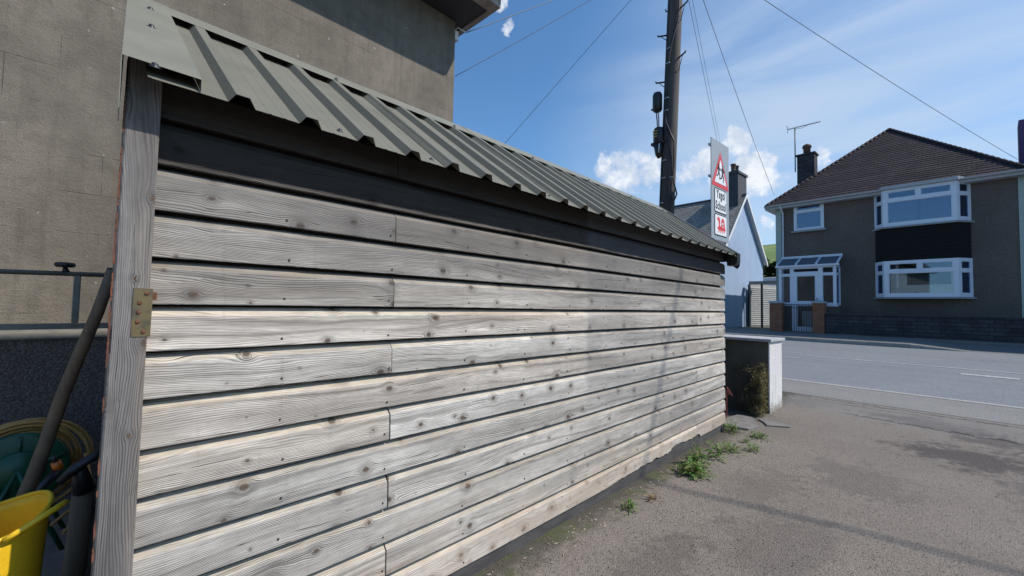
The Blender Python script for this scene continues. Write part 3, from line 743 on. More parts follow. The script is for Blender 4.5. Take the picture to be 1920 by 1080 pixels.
# ------------------------------------------------------------------ rendered house beside the shed
YW = 3.95; XC = .7605*YW; SZ = CAMH+.855*YW; LZ = CAMH-.052*YW
hs = Thing('rendered_house', 'large grey brown rendered house wall rising behind the shed with dark eaves', 'house', (XC, YW, 0))
mb = MB(); mb.prism([(YW, LZ), (YW, SZ), (YW+7, SZ), (YW+7, LZ)], -9, XC, 'x'); hs.part('wall', mb, 'gable')
mb = MB(); mb.box(-9, XC+.03, YW-.045, YW+7, -.1, LZ-.05); hs.part('lower_wall', mb, 'dash')
mb = MB(); mb.prism([(YW-.06, LZ-.05), (YW-.06, LZ-.015), (YW+.0, LZ+.012), (YW+.02, LZ-.05)], -9, XC+.03, 'x'); hs.part('plinth_ledge', mb, 'rail', label='thin dark ledge above the pebbledashed lower wall')
OX, OY = .048*YW, .125*YW
ZP = CAMH+.855*YW
c1 = (ray(939, 15)*((ZP-CAMH)/ray(939, 15).z)); c0 = (ray(914.8, 20.5)*((ZP-CAMH)/ray(914.8, 20.5).z))
fx, fy = c1.x, c1.y; gx, gy = c0.x, c0.y
mb = MB(); mb.box(-9, gx, gy, YW+7.5, SZ+.012, SZ+.03); hs.part('soffit', mb, 'soffit')
mb = MB(); mb.box(-9, fx, fy, gy, SZ, SZ+.17); mb.box(gx, fx, gy, YW+7.5, SZ, SZ+.17); hs.part('fascia_board', mb, 'fascia')
mb = MB()
gp = [(-.055, 0), (-.05, -.035), (-.02, -.055), (.02, -.055), (.05, -.035), (.055, 0), (.048, 0), (.044, -.032), (.016, -.049), (-.016, -.049), (-.044, -.032), (-.048, 0)]
mb.prism([(fy-.058+a, SZ+.15+b) for a, b in gp], -9, fx+.02, 'x'); hs.part('gutter', mb, 'gutter')
mb = MB(); zr = SZ+.17
mb.v = []; 
for q in [[(-9, fy-.03, zr), (fx+.03, fy-.03, zr), (fx-4, fy+4, zr+3.2), (-9, fy+4, zr+3.2)], [(fx+.03, fy-.03, zr), (fx+.03, YW+7.5, zr), (fx-4, YW+4.5, zr+3.2), (fx-4, fy+4, zr+3.2)], [(-9, fy-.03, zr), (-9, YW+7.5, zr), (fx+.03, YW+7.5, zr), (fx+.03, fy-.03, zr)][::-1]]: mb.quad(*q)
hs.part('roof', mb, 'nearslate')
mb = MB(); bx = atY(863, 78, YW+.1); mb.box(XC+.002, XC+.075, YW+.03, YW+.15, bx.z-.06, bx.z+.05)
mb.tube([(XC+.02, YW+.1, bx.z+.05), (XC+.06, YW+.02, bx.z+.09), tuple(atY(874, 61, YW-.02))], .008, 6)
hs.part('bracket_box', mb, 'white')

# patio corner things at far left
mb = MB(); mb.box(-6, .055, 1.95, YW-.05, -.05, .12); struct('patio', mb, 'slab', 'S')
yr = 3.25
a = atY(-300, 500, yr); b = atY(235, 517, yr); c = atY(140, 606, yr)
rl = Thing('metal_rail', 'dull green metal rail on a short upright in front of the grey house wall', 'rail', (c.x, yr, LZ))
mb = MB(); mb.tube([(a.x-1, yr, a.z+.01), (a.x, yr, a.z+.004), (b.x, yr, b.z)], .013, 10); rl.part('top_bar', mb, 'rail')
mb = MB(); mb.box(c.x-.014, c.x+.014, yr-.014, yr+.014, c.z+.002, b.z-.012); rl.part('upright', mb, 'rail', bev=.004)
mb = MB(); mb.box(a.x-1, b.x, yr-.018, yr+.018, c.z-.03, c.z); rl.part('lower_bar', mb, 'rail')
mb = MB(); mb.box(a.x-1.04, a.x-1, yr-.018, yr+.018, .12, b.z+.01); rl.part('leg', mb, 'rail')
kn = atY(122, 497, yr)
mb = MB(); mb.lathe([(.004, -.012), (.035, -.012), (.041, -.003), (.041, .004), (.035, .012), (.004, .013)], (kn.x, yr-.0, kn.z+.001), 20)
mb.tube([(kn.x, yr, kn.z-.01), (kn.x+.005, yr, b.z+.005)], [.008, .016], 8); rl.part('knob', mb, 'black')
# leaning pole
p0 = atY(212, 505, 2.35); p1 = atY(40, 945, 2.75); dv = (p1-p0); p2 = p0+dv*((p0.z-.12)/-dv.z)
mb = MB(); pts = [p0.lerp(p2, t/8)+Vector((.004*math.sin(t*1.7), 0, 0)) for t in range(9)]
mb.tube(pts, [.019+.010*t/8 for t in range(9)], 14)
solo('wooden_pole', 'thick brown wooden pole leaning in the shade beside the shed post', 'pole', mb, 'woodhandle', tuple(p2))
# hose reel
yh = 3.35; hc = atY(38, 868, yh)
hr = Thing('hose_reel', 'green plastic garden hose reel wound with tan hose in the dark corner', 'hose reel', (hc.x, yh, .12))
mb = MB()
for yy in (yh-.13, yh+.10):
    mb.lathe([(.02, -.012), (.165, -.012), (.18, -.006), (.18, .006), (.165, .012), (.02, .012)], (hc.x, yy, hc.z), 32, (0, 1, 0))
mb.lathe([(.08, -.12), (.08, .1)], (hc.x, yh, hc.z), 20, (0, 1, 0))
for k in range(5):
    an = k*2*math.pi/5+.3; mb.tube([(hc.x+.06*math.cos(an), yh-.145, hc.z+.06*math.sin(an)), (hc.x+.165*math.cos(an), yh-.145, hc.z+.165*math.sin(an))], .010, 6)
mb.lathe([(.005, -.02), (.088, -.02), (.094, 0), (.094, .01)], (hc.x, yh-.145, hc.z), 28, (0, 1, 0))
rr_ = hr.part('reel', mb, 'green')
mb = MB(); rnd = random.Random(5)
for k in range(13):
    rad = .155+.0065*k+rnd.uniform(-.004, .004); yy = yh-.10+.19*((k*.37) % 1); cxo = rnd.uniform(-.012, .012)+max(0, k-8)*.006; czo = rnd.uniform(-.01, .01)-max(0, k-8)*.004
    mb.tube([(hc.x+cxo+rad*math.cos(t*.2)*(1.0), yy+.01*math.sin(t*.5), hc.z+czo+rad*math.sin(t*.2)) for t in range(33)], .0075, 7, caps=False)
e = [atY(118, 1000, 2.9), atY(150, 965, 3.0), atY(172, 905, 3.1), atY(160, 850, 3.2)]
mb.tube(e, .0075, 7)
e = [atY(95, 985, 2.9), atY(128, 958, 2.95), atY(175, 925, 3.05)]; mb.tube(e, .0075, 7)
hr.part('hose', mb, 'hose')
q = atY(106, 870, 3.05); q2 = atY(98, 850, 3.05)
mb = MB(); dq = (q2-q).normalized(); mb.tube([q-dq*.028, q+dq*.012], .019, 12); hr.part('connector', mb, 'orange')
mb = MB(); mb.tube([q+dq*.01, q+dq*.05], [.012, .006], 10); mb.tube([q-dq*.03, atY(62, 930, 3.0)], [.018, .02], 10); hr.part('nozzle', mb, 'black')
mb = MB()
for s in (-1, 1):
    for yy in (yh-.16, yh+.13): mb.tube([(hc.x, yy, hc.z), (hc.x+s*.17, yy, .12)], .011, 8)
hr.part('stand', mb, 'green')
# upright log/black-handled tool in the corner
t0 = atY(158, 905, 2.5); t1 = atY(138, 1075, 2.55)
sp = Thing('garden_fork', 'black handled garden tool standing in the dark corner behind the post', 'garden tool', (t1.x, 2.55, .12))
mb = MB(); mb.tube([t0, t1, (t1.x-.03, 2.58, .12)], [.034, .036, .034], 12); sp.part('shaft', mb, 'woodhandle', label='dark brown thick shaft')
hh = [atY(110, 905, 2.45), atY(138, 880, 2.45), atY(165, 862, 2.45), atY(200, 842, 2.45)]
mb = MB(); mb.tube(hh, [.012, .02, .017, .02], 10); mb.tube([t0+Vector((0, 0, -.03)), atY(148, 872, 2.47)], [.036, .02], 12); sp.part('handle', mb, 'black')
# yellow trug on a crate
ty = 2.02; tr = atY(-10, 945, ty)
tc = Vector((-.222, 2.10, .275))
tg = Thing('yellow_trug', 'bright yellow flexible plastic tub with looped handles, half in sun', 'tub', tuple(tc))
def rimz(an): return .80-.36-.02+.050*max(0, math.cos(an-.25))**3+.05*max(0, math.cos(an-.25-math.pi))**3
mb = MB(); n = 64; rings = []
prof = [(0, 0), (.06, 0), (.12, 0), (.158, 0), (.168, .01)]
for (r_, zz_) in prof: rings.append([mb.av((tc.x+r_*math.cos(2*math.pi*j/n), tc.y+r_*math.sin(2*math.pi*j/n), tc.z+zz_)) for j in range(n)])
for s in range(1, 15):
    t = s/14; ring = []
    for j in range(n):
        an = 2*math.pi*j/n; r_ = .168+.024*t; r_ *= 1-.10*t*abs(math.sin(an))**2
        ring.append(mb.av((tc.x+r_*math.cos(an), tc.y+r_*math.sin(an), tc.z+.01+(rimz(an)-.01)*t)))
    rings.append(ring)
for a, b in zip(rings, rings[1:]):
    for j in range(n): mb.face((a[j], a[(j+1) % n], b[(j+1) % n], b[j]), sm=True)
o = tg.part('tub', mb, 'yellow'); sm = o.modifiers.new('thick', 'SOLIDIFY'); sm.thickness = .004
mb = MB(); mb.tube([(tc.x+(.192*(1-.10*abs(math.sin(2*math.pi*j/n))**2))*math.cos(2*math.pi*j/n), tc.y+(.192*(1-.10*abs(math.sin(2*math.pi*j/n))**2))*math.sin(2*math.pi*j/n), tc.z+rimz(2*math.pi*j/n)) for j in range(n+1)], .0065, 8, caps=False); tg.part('rim', mb, 'yellow')
for s in (-.75, math.pi-.75):
    mb = MB(); mb.tube([(tc.x+(.192+.055*math.sin(math.pi*t/12))*math.cos(s+.25+(t/12-.5)*1.0), tc.y+(.185+.055*math.sin(math.pi*t/12))*math.sin(s+.25+(t/12-.5)*1.0), tc.z+.42+.055*math.sin(math.pi*t/12)) for t in range(13)], .0085, 8); tg.part('handle', mb, 'yellow')
mb = MB()
for z in (.13, .205, .28): 
    for s in (-.17, .17): mb.box(tc.x-.2, tc.x+.2, tc.y+s-.008, tc.y+s+.008, z, z+.062); mb.box(tc.x+s*1.1-.008, tc.x+s*1.1+.008, tc.y-.16, tc.y+.16, z, z+.062)
mb.box(tc.x-.2, tc.x+.2, tc.y-.178, tc.y+.178, .343, .358)
solo('wooden_crate', 'dark slatted wooden crate under the yellow tub', 'crate', mb, 'darkwood', (tc.x, tc.y, .12), bev=.002)

# ------------------------------------------------------------------ garden wall, shrub, slabs, weeds
gw = Thing('garden_wall', 'low garden wall ending in a sunlit white roughcast face beside the driveway', 'wall', (6.47, 2.0, 0), 'R')
gu, gv = 6.475, 2.005
mb = MB(); mb.box(gu, gu+.50, gv+.006, 6.5, -.05, .985); gw.part('wall_body', mb, 'wallrender')
mb = MB(); mb.box(gu-.004, gu+.504, gv-.012, gv+.004, -.05, .985); gw.part('white_end', mb, 'whitedash')
mb = MB(); mb.box(gu-.05, gu+.55, gv-.045, 6.5, .987, 1.025); gw.part('coping', mb, 'coping', bev=.004)
# trailing shrub on the wall
sh = Thing('trailing_shrub', 'straggly brown green shrub growing up against the shaded side of the garden wall', 'shrub', (gu-.1, gv+.15, 0), 'R')
mb = MB(); tw = MB(); rnd = random.Random(11)
for k in range(70):
    v = gv+.02+abs(rnd.gauss(0, .17)); u = gu-.03-rnd.uniform(0, .12); top = rnd.uniform(.3, .80) if v < gv+.25 else rnd.uniform(.55, .74)
    pts = [Vector((u, v+.05, 0.02))]; 
    for s in range(7): pts.append(pts[-1]+Vector((rnd.uniform(-.02, .012), rnd.uniform(-.03, .03), top/7)))
    tw.tube(pts, [.004-.0004*i for i in range(8)], 4, caps=False)
def shrubleaf(u, v, z):
    d = Vector((rnd.gauss(-.5, .7), rnd.gauss(-.3, .7), rnd.gauss(.2, .6))); mb.leaf((u, v, z), d, (rnd.gauss(0, .3), rnd.gauss(0, .3), 1), rnd.uniform(.012, .03), rnd.uniform(.008, .018), rnd.uniform(0, .5))
for k in range(7500):
    z = rnd.uniform(.02, .80)
    wid = .17+.07*math.sin(z*9)+.05*mnoise.noise((z*5, 0, 1)); 
    if z > .58: wid = .48
    if z > .70: wid = .40
    v = gv-.01+abs(rnd.gauss(0, 1))*wid*.62
    if v > gv+wid*1.5: continue
    dep = (.26 if z < .6 else .18)*(1+.4*mnoise.noise((v*7, z*7, 0)))
    if z < .6 and v > gv+.30: continue
    if mnoise.noise((v*11, z*11, 4)) < -.05 and rnd.random() < .6: continue
    if z > .66+.12*mnoise.noise((v*9, 3, 1)) or v > gv+.34+.22*max(0, z-.5)/.2+.10*mnoise.noise((z*8, 1, 1)): continue
    shrubleaf(gu-.01-rnd.random()**.6*dep, v, z)
sh.part('leaves', mb, 'ivy'); sh.part('stems', tw, 'twig')
# things in the dark gap behind the shed end
mb = MB(); mb.prism([(.0, 0), (.06, .03), (.10, -.06), (.03, -.10), (-.02, -.06)], 0, .012, 'x'); 
b0 = atY(1366, 733, 1.80)
mb2 = MB(Matrix.Translation(b0)); mb2.prism([(.02, .05), (-.015, .0), (-.045, -.05), (-.01, -.045), (.03, -.03)], 0, .006, 'x')
mb2.prism([(.02, -.03), (.026, -.03), (.026, -.62), (.02, -.62)], 0, .006, 'x')
solo('red_scrap', 'small torn piece of faded red plastic on a stake behind the shed end', 'plastic scrap', mb2, 'redcloth', (b0.x, b0.y, 0))
bn = Thing('storage_bin', 'dark blue plastic bin standing in the gap between shed and garden wall', 'bin', (5.9, 2.25, 0))
mb = MB(); mb.prism([(1.98, .03), (2.38, .03), (2.42, .70), (1.94, .70)], 5.62, 6.05, 'x'); bn.part('body', mb, 'bluedark', bev=.01)
mb = MB(); mb.prism([(1.92, .70), (2.44, .70), (2.44, .74), (2.2, .77), (1.92, .74)], 5.60, 6.07, 'x'); bn.part('lid', mb, 'bluedark', bev=.0065)
# broken slabs
for i, (pts, lab, nm) in enumerate(((((5.52, 1.78), (5.56, 1.50), (5.80, 1.44), (5.98, 1.52), (6.20, 1.62), (6.22, 1.80), (5.9, 1.86)), 'broken grey slab lying at the foot of the shed corner', 'stone_slab'),
                    (((5.93, 1.40), (6.06, 1.18), (6.13, 1.17), (6.20, 1.33), (6.28, 1.50), (6.17, 1.55), (6.06, 1.46)), 'smaller flat stone piece nearer the white wall end', 'stone_slab'))):
    mb = MB(); mb.prism(pts[::-1], -.01, .022-.004*i, 'z'); solo(nm, lab, 'stone', mb, 'slab', (*pts[0], 0), bev=.004)
def weed(p, r, n, h, lab, mat='weed', grp='weeds along the foot of the shed', nm='weed', ll=.07, seed=1):
    rnd2 = random.Random(seed); mb = MB(); p = Vector(p)
    for k in range(n):
        an = rnd2.uniform(0, 2*math.pi); d = abs(rnd2.gauss(0, .5)); q = p+Vector((math.cos(an)*r*d, math.sin(an)*r*d, .004+rnd2.random()**1.5*h*max(.1, 1-d)))
        el = rnd2.uniform(.05, 1.0); dr = Vector((math.cos(an+rnd2.gauss(0, .5)), math.sin(an+rnd2.gauss(0, .5)), el))
        s_ = random.getstate(); random.seed(k*7+seed); L_ = ll*rnd2.uniform(.5, 1.1); mb.leaf(q, dr, (0, 0, 1), L_, L_*rnd2.uniform(.2, .4), .5); random.setstate(s_)
    for k in range(max(3, n//14)):
        an = rnd2.uniform(0, 6.28); mb.cb = .5; mb.tube([p, p+Vector((math.cos(an)*r*.3, math.sin(an)*r*.3, h*.6)), p+Vector((math.cos(an)*r*.5, math.sin(an)*r*.5, h))], .0015, 4)
    solo(nm, lab, 'weed', mb, mat, tuple(p), group=grp)
weed((3.72, 1.44, 0), .11, 170, .09, 'bushy dark green weed, the largest clump beside the shed foot', seed=1, ll=.085)
weed((3.98, 1.50, 0), .10, 130, .17, 'tall upright green weed just beyond the largest bushy clump', seed=2, ll=.075)
weed((4.30, 1.45, 0), .10, 60, .10, 'spreading weed with narrow leaves in the middle of the row', seed=3, ll=.08)
weed((4.62, 1.42, 0), .17, 120, .05, 'low flat mat of yellowish green weed beyond the narrow leaved one', seed=4, ll=.06)
weed((4.80, 1.25, 0), .09, 60, .06, 'small dark weed on the driveway side of the flat mat', seed=5, ll=.05)
weed((5.36, 1.62, 0), .12, 110, .13, 'leafy weed tucked against the far corner of the shed', seed=6, ll=.06)
weed((5.33, 1.32, 0), .12, 80, .05, 'spreading weed in front of the broken grey slab', seed=7, ll=.06)
weed((5.05, 1.38, 0), .07, 40, .04, 'tiny weed between the flat mat and the slab', seed=12, ll=.045)
weed((2.77, 1.51, 0), .06, 55, .05, 'small lone tuft of pale weed nearest the camera', seed=8, ll=.05)
weed((6.98, 1.86, 0.03), .12, 90, .08, 'weed growing at the foot of the white wall end', seed=9, ll=.05)
weed((3.03, 1.45, 0), .05, 26, .02, 'dried brown leaves lying beyond the small tuft', 'dry', 'weeds along the foot of the shed', 'dead_leaves', .045, 10)
# wood chips & litter
mb = MB(); rnd = random.Random(3)
for k in range(150):
    x = rnd.uniform(.9, 4.6); y = 1.68-abs(rnd.gauss(.02, .09)) - .02; l = rnd.uniform(.006, .028); an = rnd.uniform(0, 3.14); wd = rnd.uniform(.002, .005)
    dx, dy = math.cos(an)*l, math.sin(an)*l; nx, ny = -math.sin(an)*wd, math.cos(an)*wd; mb.cb = rnd.random()
    mb.prism([(x, y), (x+nx, y+ny), (x+nx+dx, y+ny+dy), (x+dx, y+dy)], .001, .005, 'z')
for k in range(60):
    x = rnd.uniform(1.5, 7); y = rnd.uniform(-.8, 1.3); l = rnd.uniform(.006, .02); an = rnd.uniform(0, 3.14); wd = .003
    dx, dy = math.cos(an)*l, math.sin(an)*l; nx, ny = -math.sin(an)*wd, math.cos(an)*wd
    mb.prism([(x, y), (x+nx, y+ny), (x+nx+dx, y+ny+dy), (x+dx, y+dy)], .001, .004, 'z')
o = struct('litter', mb, 'scoop', 'S', 'stuff', 'pale wood chips and grit scattered along the shed foot')

# ------------------------------------------------------------------ telegraph pole
PU_ = 7.9
pb = Vector((PU_, 4.40, .06)); ptop = Vector((PU_, 4.02, 9.1))
def pax(z): t = (z-pb.z)/(ptop.z-pb.z); return pb.lerp(ptop, t)
tp = Thing('telegraph_pole', 'tall brown wooden telegraph pole with step irons and black cable boxes behind the shed roof', 'pole', tuple(pb), 'R')
mb = MB(); mb.tube([pax(z) for z in (0, 2, 3.5, 5, 6.5, 8, 9.1)], [.160, .15, .143, .139, .134, .129, .125], 20); tp.part('shaft', mb, 'pole')
for (z, s) in ((6.02, 1), (6.98, 1), (7.47, 1), (8.3, 1), (6.40, -1), (7.40, -1), (8.4, -1)):
    c = pax(z); y0 = c.y+s*.13
    mb = MB()
    if z == 7.47: mb.tube([(c.x-.05, c.y+.13, z), (c.x-.06, c.y+.17, z), (c.x-.06, c.y+.18, z+.06)], .012, 6)
    else:
        mb.tube([(c.x-.04, y0, z), (c.x-.10, y0+s*.17, z-.0+.02), (c.x-.10, y0+s*.18, z+.05)], .016, 6); mb.tube([(c.x-.04, y0, z-.12 if s > 0 else z-.26), (c.x-.09, y0+s*.12, z+.01)], .008, 5)
    tp.part('step_iron', mb, 'iron')
def box_on(z0, z1, w_, v, mat, stripes=False):
    mb = MB(); r_ = w_/2; u0 = PU_-.20
    mb.lathe([(r_*.75, z0), (r_, z0+.03), (r_, z1-.05), (r_*.8, z1)], (u0+.07, v, 0), 14); return mb
mb = box_on(5.42, 5.80, .19, pax(5.6).y+.235, 'black'); mb.tube([(PU_-.14, pax(5.6).y+.30, 5.5), (PU_-.15, pax(5.6).y+.36, 5.48)], .02, 6)
b1 = tp.part('cable_box', mb, 'black')
vb = pax(4.8).y+.165
mb = box_on(4.72, 5.06, .22, vb, 'black'); mb.lathe([(.03, 4.45), (.07, 4.52), (.105, 4.72)], (PU_-.13, vb, 0), 12); mb.box(PU_-.2, PU_-.06, vb-.14, vb+.14, 4.72, 4.77)
b2 = tp.part('cable_box', mb, 'black', label='larger tapered black cable box with yellow marks')
mb = MB()
for k, w_ in enumerate((.12, .10, .08)): mb.box(PU_-.245, PU_-.243, vb-w_/2+.02, vb+w_/2+.02, 4.97-.055*k, 4.985-.055*k)
tp.part('warning_mark', mb, 'yellow', b2)
mb = MB(); mb.tube([(PU_-.24, vb-.07, 4.70), (PU_-.25, vb-.06, 4.52)], .012, 6); tp.part('tag', mb, 'white', b2)
mb = MB()
def onpole(z, off, du=-.16): return pax(z)+Vector((du, off, 0))
mb.tube([onpole(z, o_, d_) for z, o_, d_ in ((9, -.10, -.12), (7.6, -.13, -.10), (7.1, -.12, -.11), (6.7, -.04, -.16), (6.2, .03, -.16), (5.4, .04, -.165), (4.9, -.02, -.17), (4.4, -.12, -.14), (4.0, -.14, -.13), (3.2, -.13, -.14), (1, -.1, -.15))], .016, 7)
mb.tube([onpole(z, o_, d_) for z, o_, d_ in ((5.1, -.0, -.17), (4.7, -.16, -.12), (4.3, -.17, -.12), (4.0, -.165, -.12), (3.85, -.20, -.12), (3.65, -.26, -.12), (3.55, -.22, -.12), (3.57, -.16, -.12), (3.8, -.13, -.13), (4.0, -.15, -.13))], .015, 7)
mb.tube([onpole(z, o_, d_) for z, o_, d_ in ((5.45, .22, -.13), (5.25, .17, -.17), (5.0, .15, -.17))], .012, 6)
mb.tube([onpole(z, o_, d_) for z, o_, d_ in ((5.45, .26, -.13), (5.2, .20, -.17), (5.0, .18, -.17))], .012, 6)
mb.tube([onpole(z, .09, -.125) for z in (9, 7, 5.5, 3, 1)], .013, 6)
tp.part('cable', mb, 'cable')
mb = MB()
for z in (3.5, 4.0, 4.35, 5.35, 5.6, 6.3, 6.6): c = pax(z); mb.box(c.x-.178, c.x-.160, c.y-.02, c.y+.06, z, z+.022)
mb.box(PU_-.15, PU_-.10, pax(4).y-.17, pax(4).y-.11, 3.99, 4.015)
tp.part('cable_clips', mb, 'galv')
# thick service cable leaving the pole to the right: its soft shadow crosses drive and cladding
P0 = FR['R'] @ Vector((PU_, 4.02, 8.9))
def sh(x, y, z): return Vector((x+z*sun_dir.x/sun_dir.z, y+z*sun_dir.y/sun_dir.z, z))
pts = [P0, Vector((7.9, .5, 9.5)), sh(3.30, 4.5, 9.7), sh(3.36, 1.33, 9.8), sh(3.58, .35, 9.85), sh(3.66, -.4, 9.9), sh(3.8, -3, 10.1), sh(4.2, -8, 10.8)]
mb = MB(); mb.tube([toR(p) for p in pts], .021, 8); tp.part('service_cable', mb, 'cable')

# overhead wires
def wire(a, b, sag, lab, r=.010, n=18):
    a = Vector(a); b = Vector(b); mb = MB()
    mb.tube([a.lerp(b, t/n)-Vector((0, 0, sag*4*(t/n)*(1-t/n))) for t in range(n+1)], r, 5)
    solo('overhead_wire', lab, 'wire', mb, 'wire', tuple(a), 'S', 'overhead wires fanning out from the pole top')
PT = FR['R'] @ Vector((PU_, 4.04, 8.75))
wq = ray(874, 61); wq = wq*((YW-.02)/wq.y)+Vector((0, 0, CAMH)); wire(PT, wq, .05, 'wire clamped to the corner of the grey rendered house eaves', .0055)
q = ray(853, 143); wire(PT, Vector((0, 0, CAMH))+q*7.0, .05, 'wire passing behind the grey house corner below its eaves', .0055)
q = ray(950, 264); q2_ = ray(900, 322); wire(PT, Vector((0, 0, CAMH))+q2_*9.0, .0, 'wire dropping steeply behind the shed roof ridge', .005)
q = ray(1350, 290); wire(PT, Vector((0, 0, CAMH))+q*19, .0, 'wire running down behind the school sign', .006)
q = ray(1352, 276); wire(PT+Vector((.1, -.05, 0)), Vector((0, 0, CAMH))+q*21, .0, 'second wire of the close pair behind the school sign', .005)
q = ray(1452, 366); wire(PT+Vector((.1, -.1, 0)), Vector((0, 0, CAMH))+q*16.6, .12, 'wire reaching the left eaves corner of the brown house', .0065)
q = ray(1908, 299); wire(PT+Vector((.1, -.1, 0)), Vector((0, 0, CAMH))+q*14.5, .10, 'wire crossing the open sky towards the right end of the brown house roof', .007)

# ------------------------------------------------------------------ school sign
sv = 3.4; s0, s1 = 7.945, 8.745; sz0, sz1 = 2.735, 4.655
sg = Thing('school_sign', 'tall grey road sign with red triangle and school panels above the shed roof', 'road sign', (8.35, sv+.06, .1), 'R')
mb = MB(); mb.box(s0, s1, sv, sv+.012, sz0, sz1); bk = sg.part('back_plate', mb, 'signgrey')
mb = MB(); mb.tube([(8.35, sv+.06, .05), (8.35, sv+.06, 4.6)], .038, 12); sg.part('sign_post', mb, 'galv')
mb = MB()
for z in (2.9, 3.9, 4.5): mb.box(s0-.03, s1+.0, sv+.014, sv+.045, z, z+.04)
sg.part('clamp_bars', mb, 'galv')
W_ = s1-s0; cx = (s0+s1)/2
def sq(x, z): return (s0+x*W_, sz0+z*(sz1-sz0))
def roundrect(x0, x1, z0, z1, r, n=5):
    P = []
    for (cx_, cz_, a0) in ((x1-r, z1-r, 0), (x0+r, z1-r, 90), (x0+r, z0+r, 180), (x1-r, z0+r, 270)):
        for k in range(n+1): a = R(a0+90*k/n); P.append((cx_+r*math.cos(a), cz_+r*math.sin(a)))
    return P
def plate(name, poly, y, mat, parent=None, th=.003, label=None):
    mb = MB(); mb.prism(poly, y-th, y, 'y'); return sg.part(name, mb, mat, parent, label)
def tri(cx_, zb_, zt_, hw, r=.03):
    P = []; C = [(cx_+hw, zb_), (cx_, zt_), (cx_-hw, zb_)]
    for i in range(3):
        p, a, b = Vector(C[i]), Vector(C[i-1]), Vector(C[(i+1) % 3])
        for k in range(5):
            t = k/4; q1 = p+(a-p).normalized()*r; q3 = p+(b-p).normalized()*r
            P.append(tuple((1-t)**2*q1+2*t*(1-t)*p+t*t*q3))
    return P[::-1]
h_ = sz1-sz0
tb, tt = sz0+.535*h_, sz0+.90*h_
T = plate('warning_triangle', tri(cx-.0, tb, tt, .395, .05), sv-.001, 'signred')
plate('triangle_face', tri(cx, tb+.075, tt-.15, .27, .02), sv-.005, 'signwhite', T)
# two running children
fig = MB()
def person(ox, oz, s, fl):
    def seg(a, b, r1, r2):
        A, B = Vector((ox+fl*a[0]*s, oz+a[1]*s)), Vector((ox+fl*b[0]*s, oz+b[1]*s)); d = (B-A).normalized(); n_ = Vector((-d.y, d.x))
        P = [A+n_*r1*s, A-n_*r1*s, B-n_*r2*s, B+n_*r2*s]
        if (P[1]-P[0]).cross(P[2]-P[1]) < 0: P = P[::-1]
        fig.prism([tuple(q) for q in P], sv-.011, sv-.0085, 'y')
    fig.prism([(ox+fl*.02*s+.075*s*math.cos(k*.524), oz+.93*s+.085*s*math.sin(k*.524)) for k in range(12)], sv-.011, sv-.0085, 'y')
    seg((0, .82), (0, .42), .10, .09); seg((.0, .45), (.16, .25), .06, .05); seg((.16, .25), (.10, .0), .045, .035)
    seg((0, .45), (-.14, .22), .06, .05); seg((-.14, .22), (-.34, .16), .045, .035); seg((.02, .78), (.20, .60), .045, .035); seg((.20, .60), (.30, .72), .035, .03); seg((-.02, .78), (-.20, .62), .045, .035)
person(cx-.085, tb+.16, .30, 1); person(cx+.085, tb+.12, .34, 1)
sg.part('children_symbol', fig, 'signblack', T)
def panel(name, z0, z1):
    x0, x1 = s0+.16*W_, s0+.86*W_
    P = plate(name, roundrect(x0, x1, z0, z1, .045), sv-.001, 'signblack'); plate('panel_face', roundrect(x0+.02, x1-.02, z0+.02, z1-.02, .03), sv-.005, 'signwhite', P); return P, x0, x1
zA0, zA1 = sz0+.285*h_, sz0+.515*h_*1.0
P1, x0, x1 = panel('school_panel', sz0+.275*h_, sz0+.52*h_)
def text(s, cx_, cz_, size, wmax, parent):
    cu = bpy.data.curves.new('t', 'FONT'); cu.body = s; cu.size = size; cu.align_x = 'CENTER'; cu.extrude = .0015; cu.offset = .007; cu.space_character = 1.15
    ob = bpy.data.objects.new('t', cu); col.objects.link(ob); dg = bpy.context.evaluated_depsgraph_get()
    me = bpy.data.meshes.new_from_object(ob.evaluated_get(dg)); bpy.data.objects.remove(ob)
    w0 = max(v.co.x for v in me.vertices)-min(v.co.x for v in me.vertices); k = wmax/w0
    for v in me.vertices: v.co = Vector((cx_+v.co.x*k, sv-.0075+ -v.co.z, cz_+v.co.y*1.10))-sg.base
    me.materials.append(M['signblack']); o = bpy.data.objects.new('lettering', me); col.objects.link(o); o.parent = parent; return o
text('Ysgol', (x0+x1)/2, sz0+.425*h_, .20, .40, P1); text('School', (x0+x1)/2, sz0+.31*h_, .20, .47, P1)
P2, x0, x1 = panel('dragon_panel', sz0+.045*h_, sz0+.255*h_*1.03)
dr = [(.06, .80), (.14, .93), (.20, .90), (.26, .97), (.30, .88), (.38, .80), (.40, .66), (.36, .50), (.42, .38), (.50, .50), (.50, .68), (.56, .84), (.66, .93), (.76, .90), (.85, .76), (.89, .55), (.92, .40), (1.0, .28), (.96, .20), (.90, .26), (.90, .12), (.84, .06), (.80, .18), (.74, .24), (.72, .05), (.64, .02), (.64, .16), (.58, .22), (.52, .14), (.46, .04), (.38, .08), (.42, .18), (.34, .20), (.28, .06), (.18, .04), (.20, .13), (.24, .20), (.12, .22), (.10, .32), (.20, .38), (.24, .52), (.22, .66), (.18, .72), (.10, .74)]
dx0, dx1, dz0, dz1 = x0+.08, x1-.06, sz0+.07*h_, sz0+.245*h_
mb = MB(); poly = [(dx0+a*(dx1-dx0), dz0+b*(dz1-dz0)) for a, b in dr][::-1]
A_ = [mb.av((a, sv-.0085, b)) for a, b in poly]; B_ = [mb.av((a, sv-.0055, b)) for a, b in poly]
mb.face(A_[::-1]); mb.face(B_)
for k in range(len(poly)): mb.face((A_[k], A_[(k+1) % len(poly)], B_[(k+1) % len(poly)], B_[k]))
sg.part('dragon_emblem', mb, 'signred', P2)
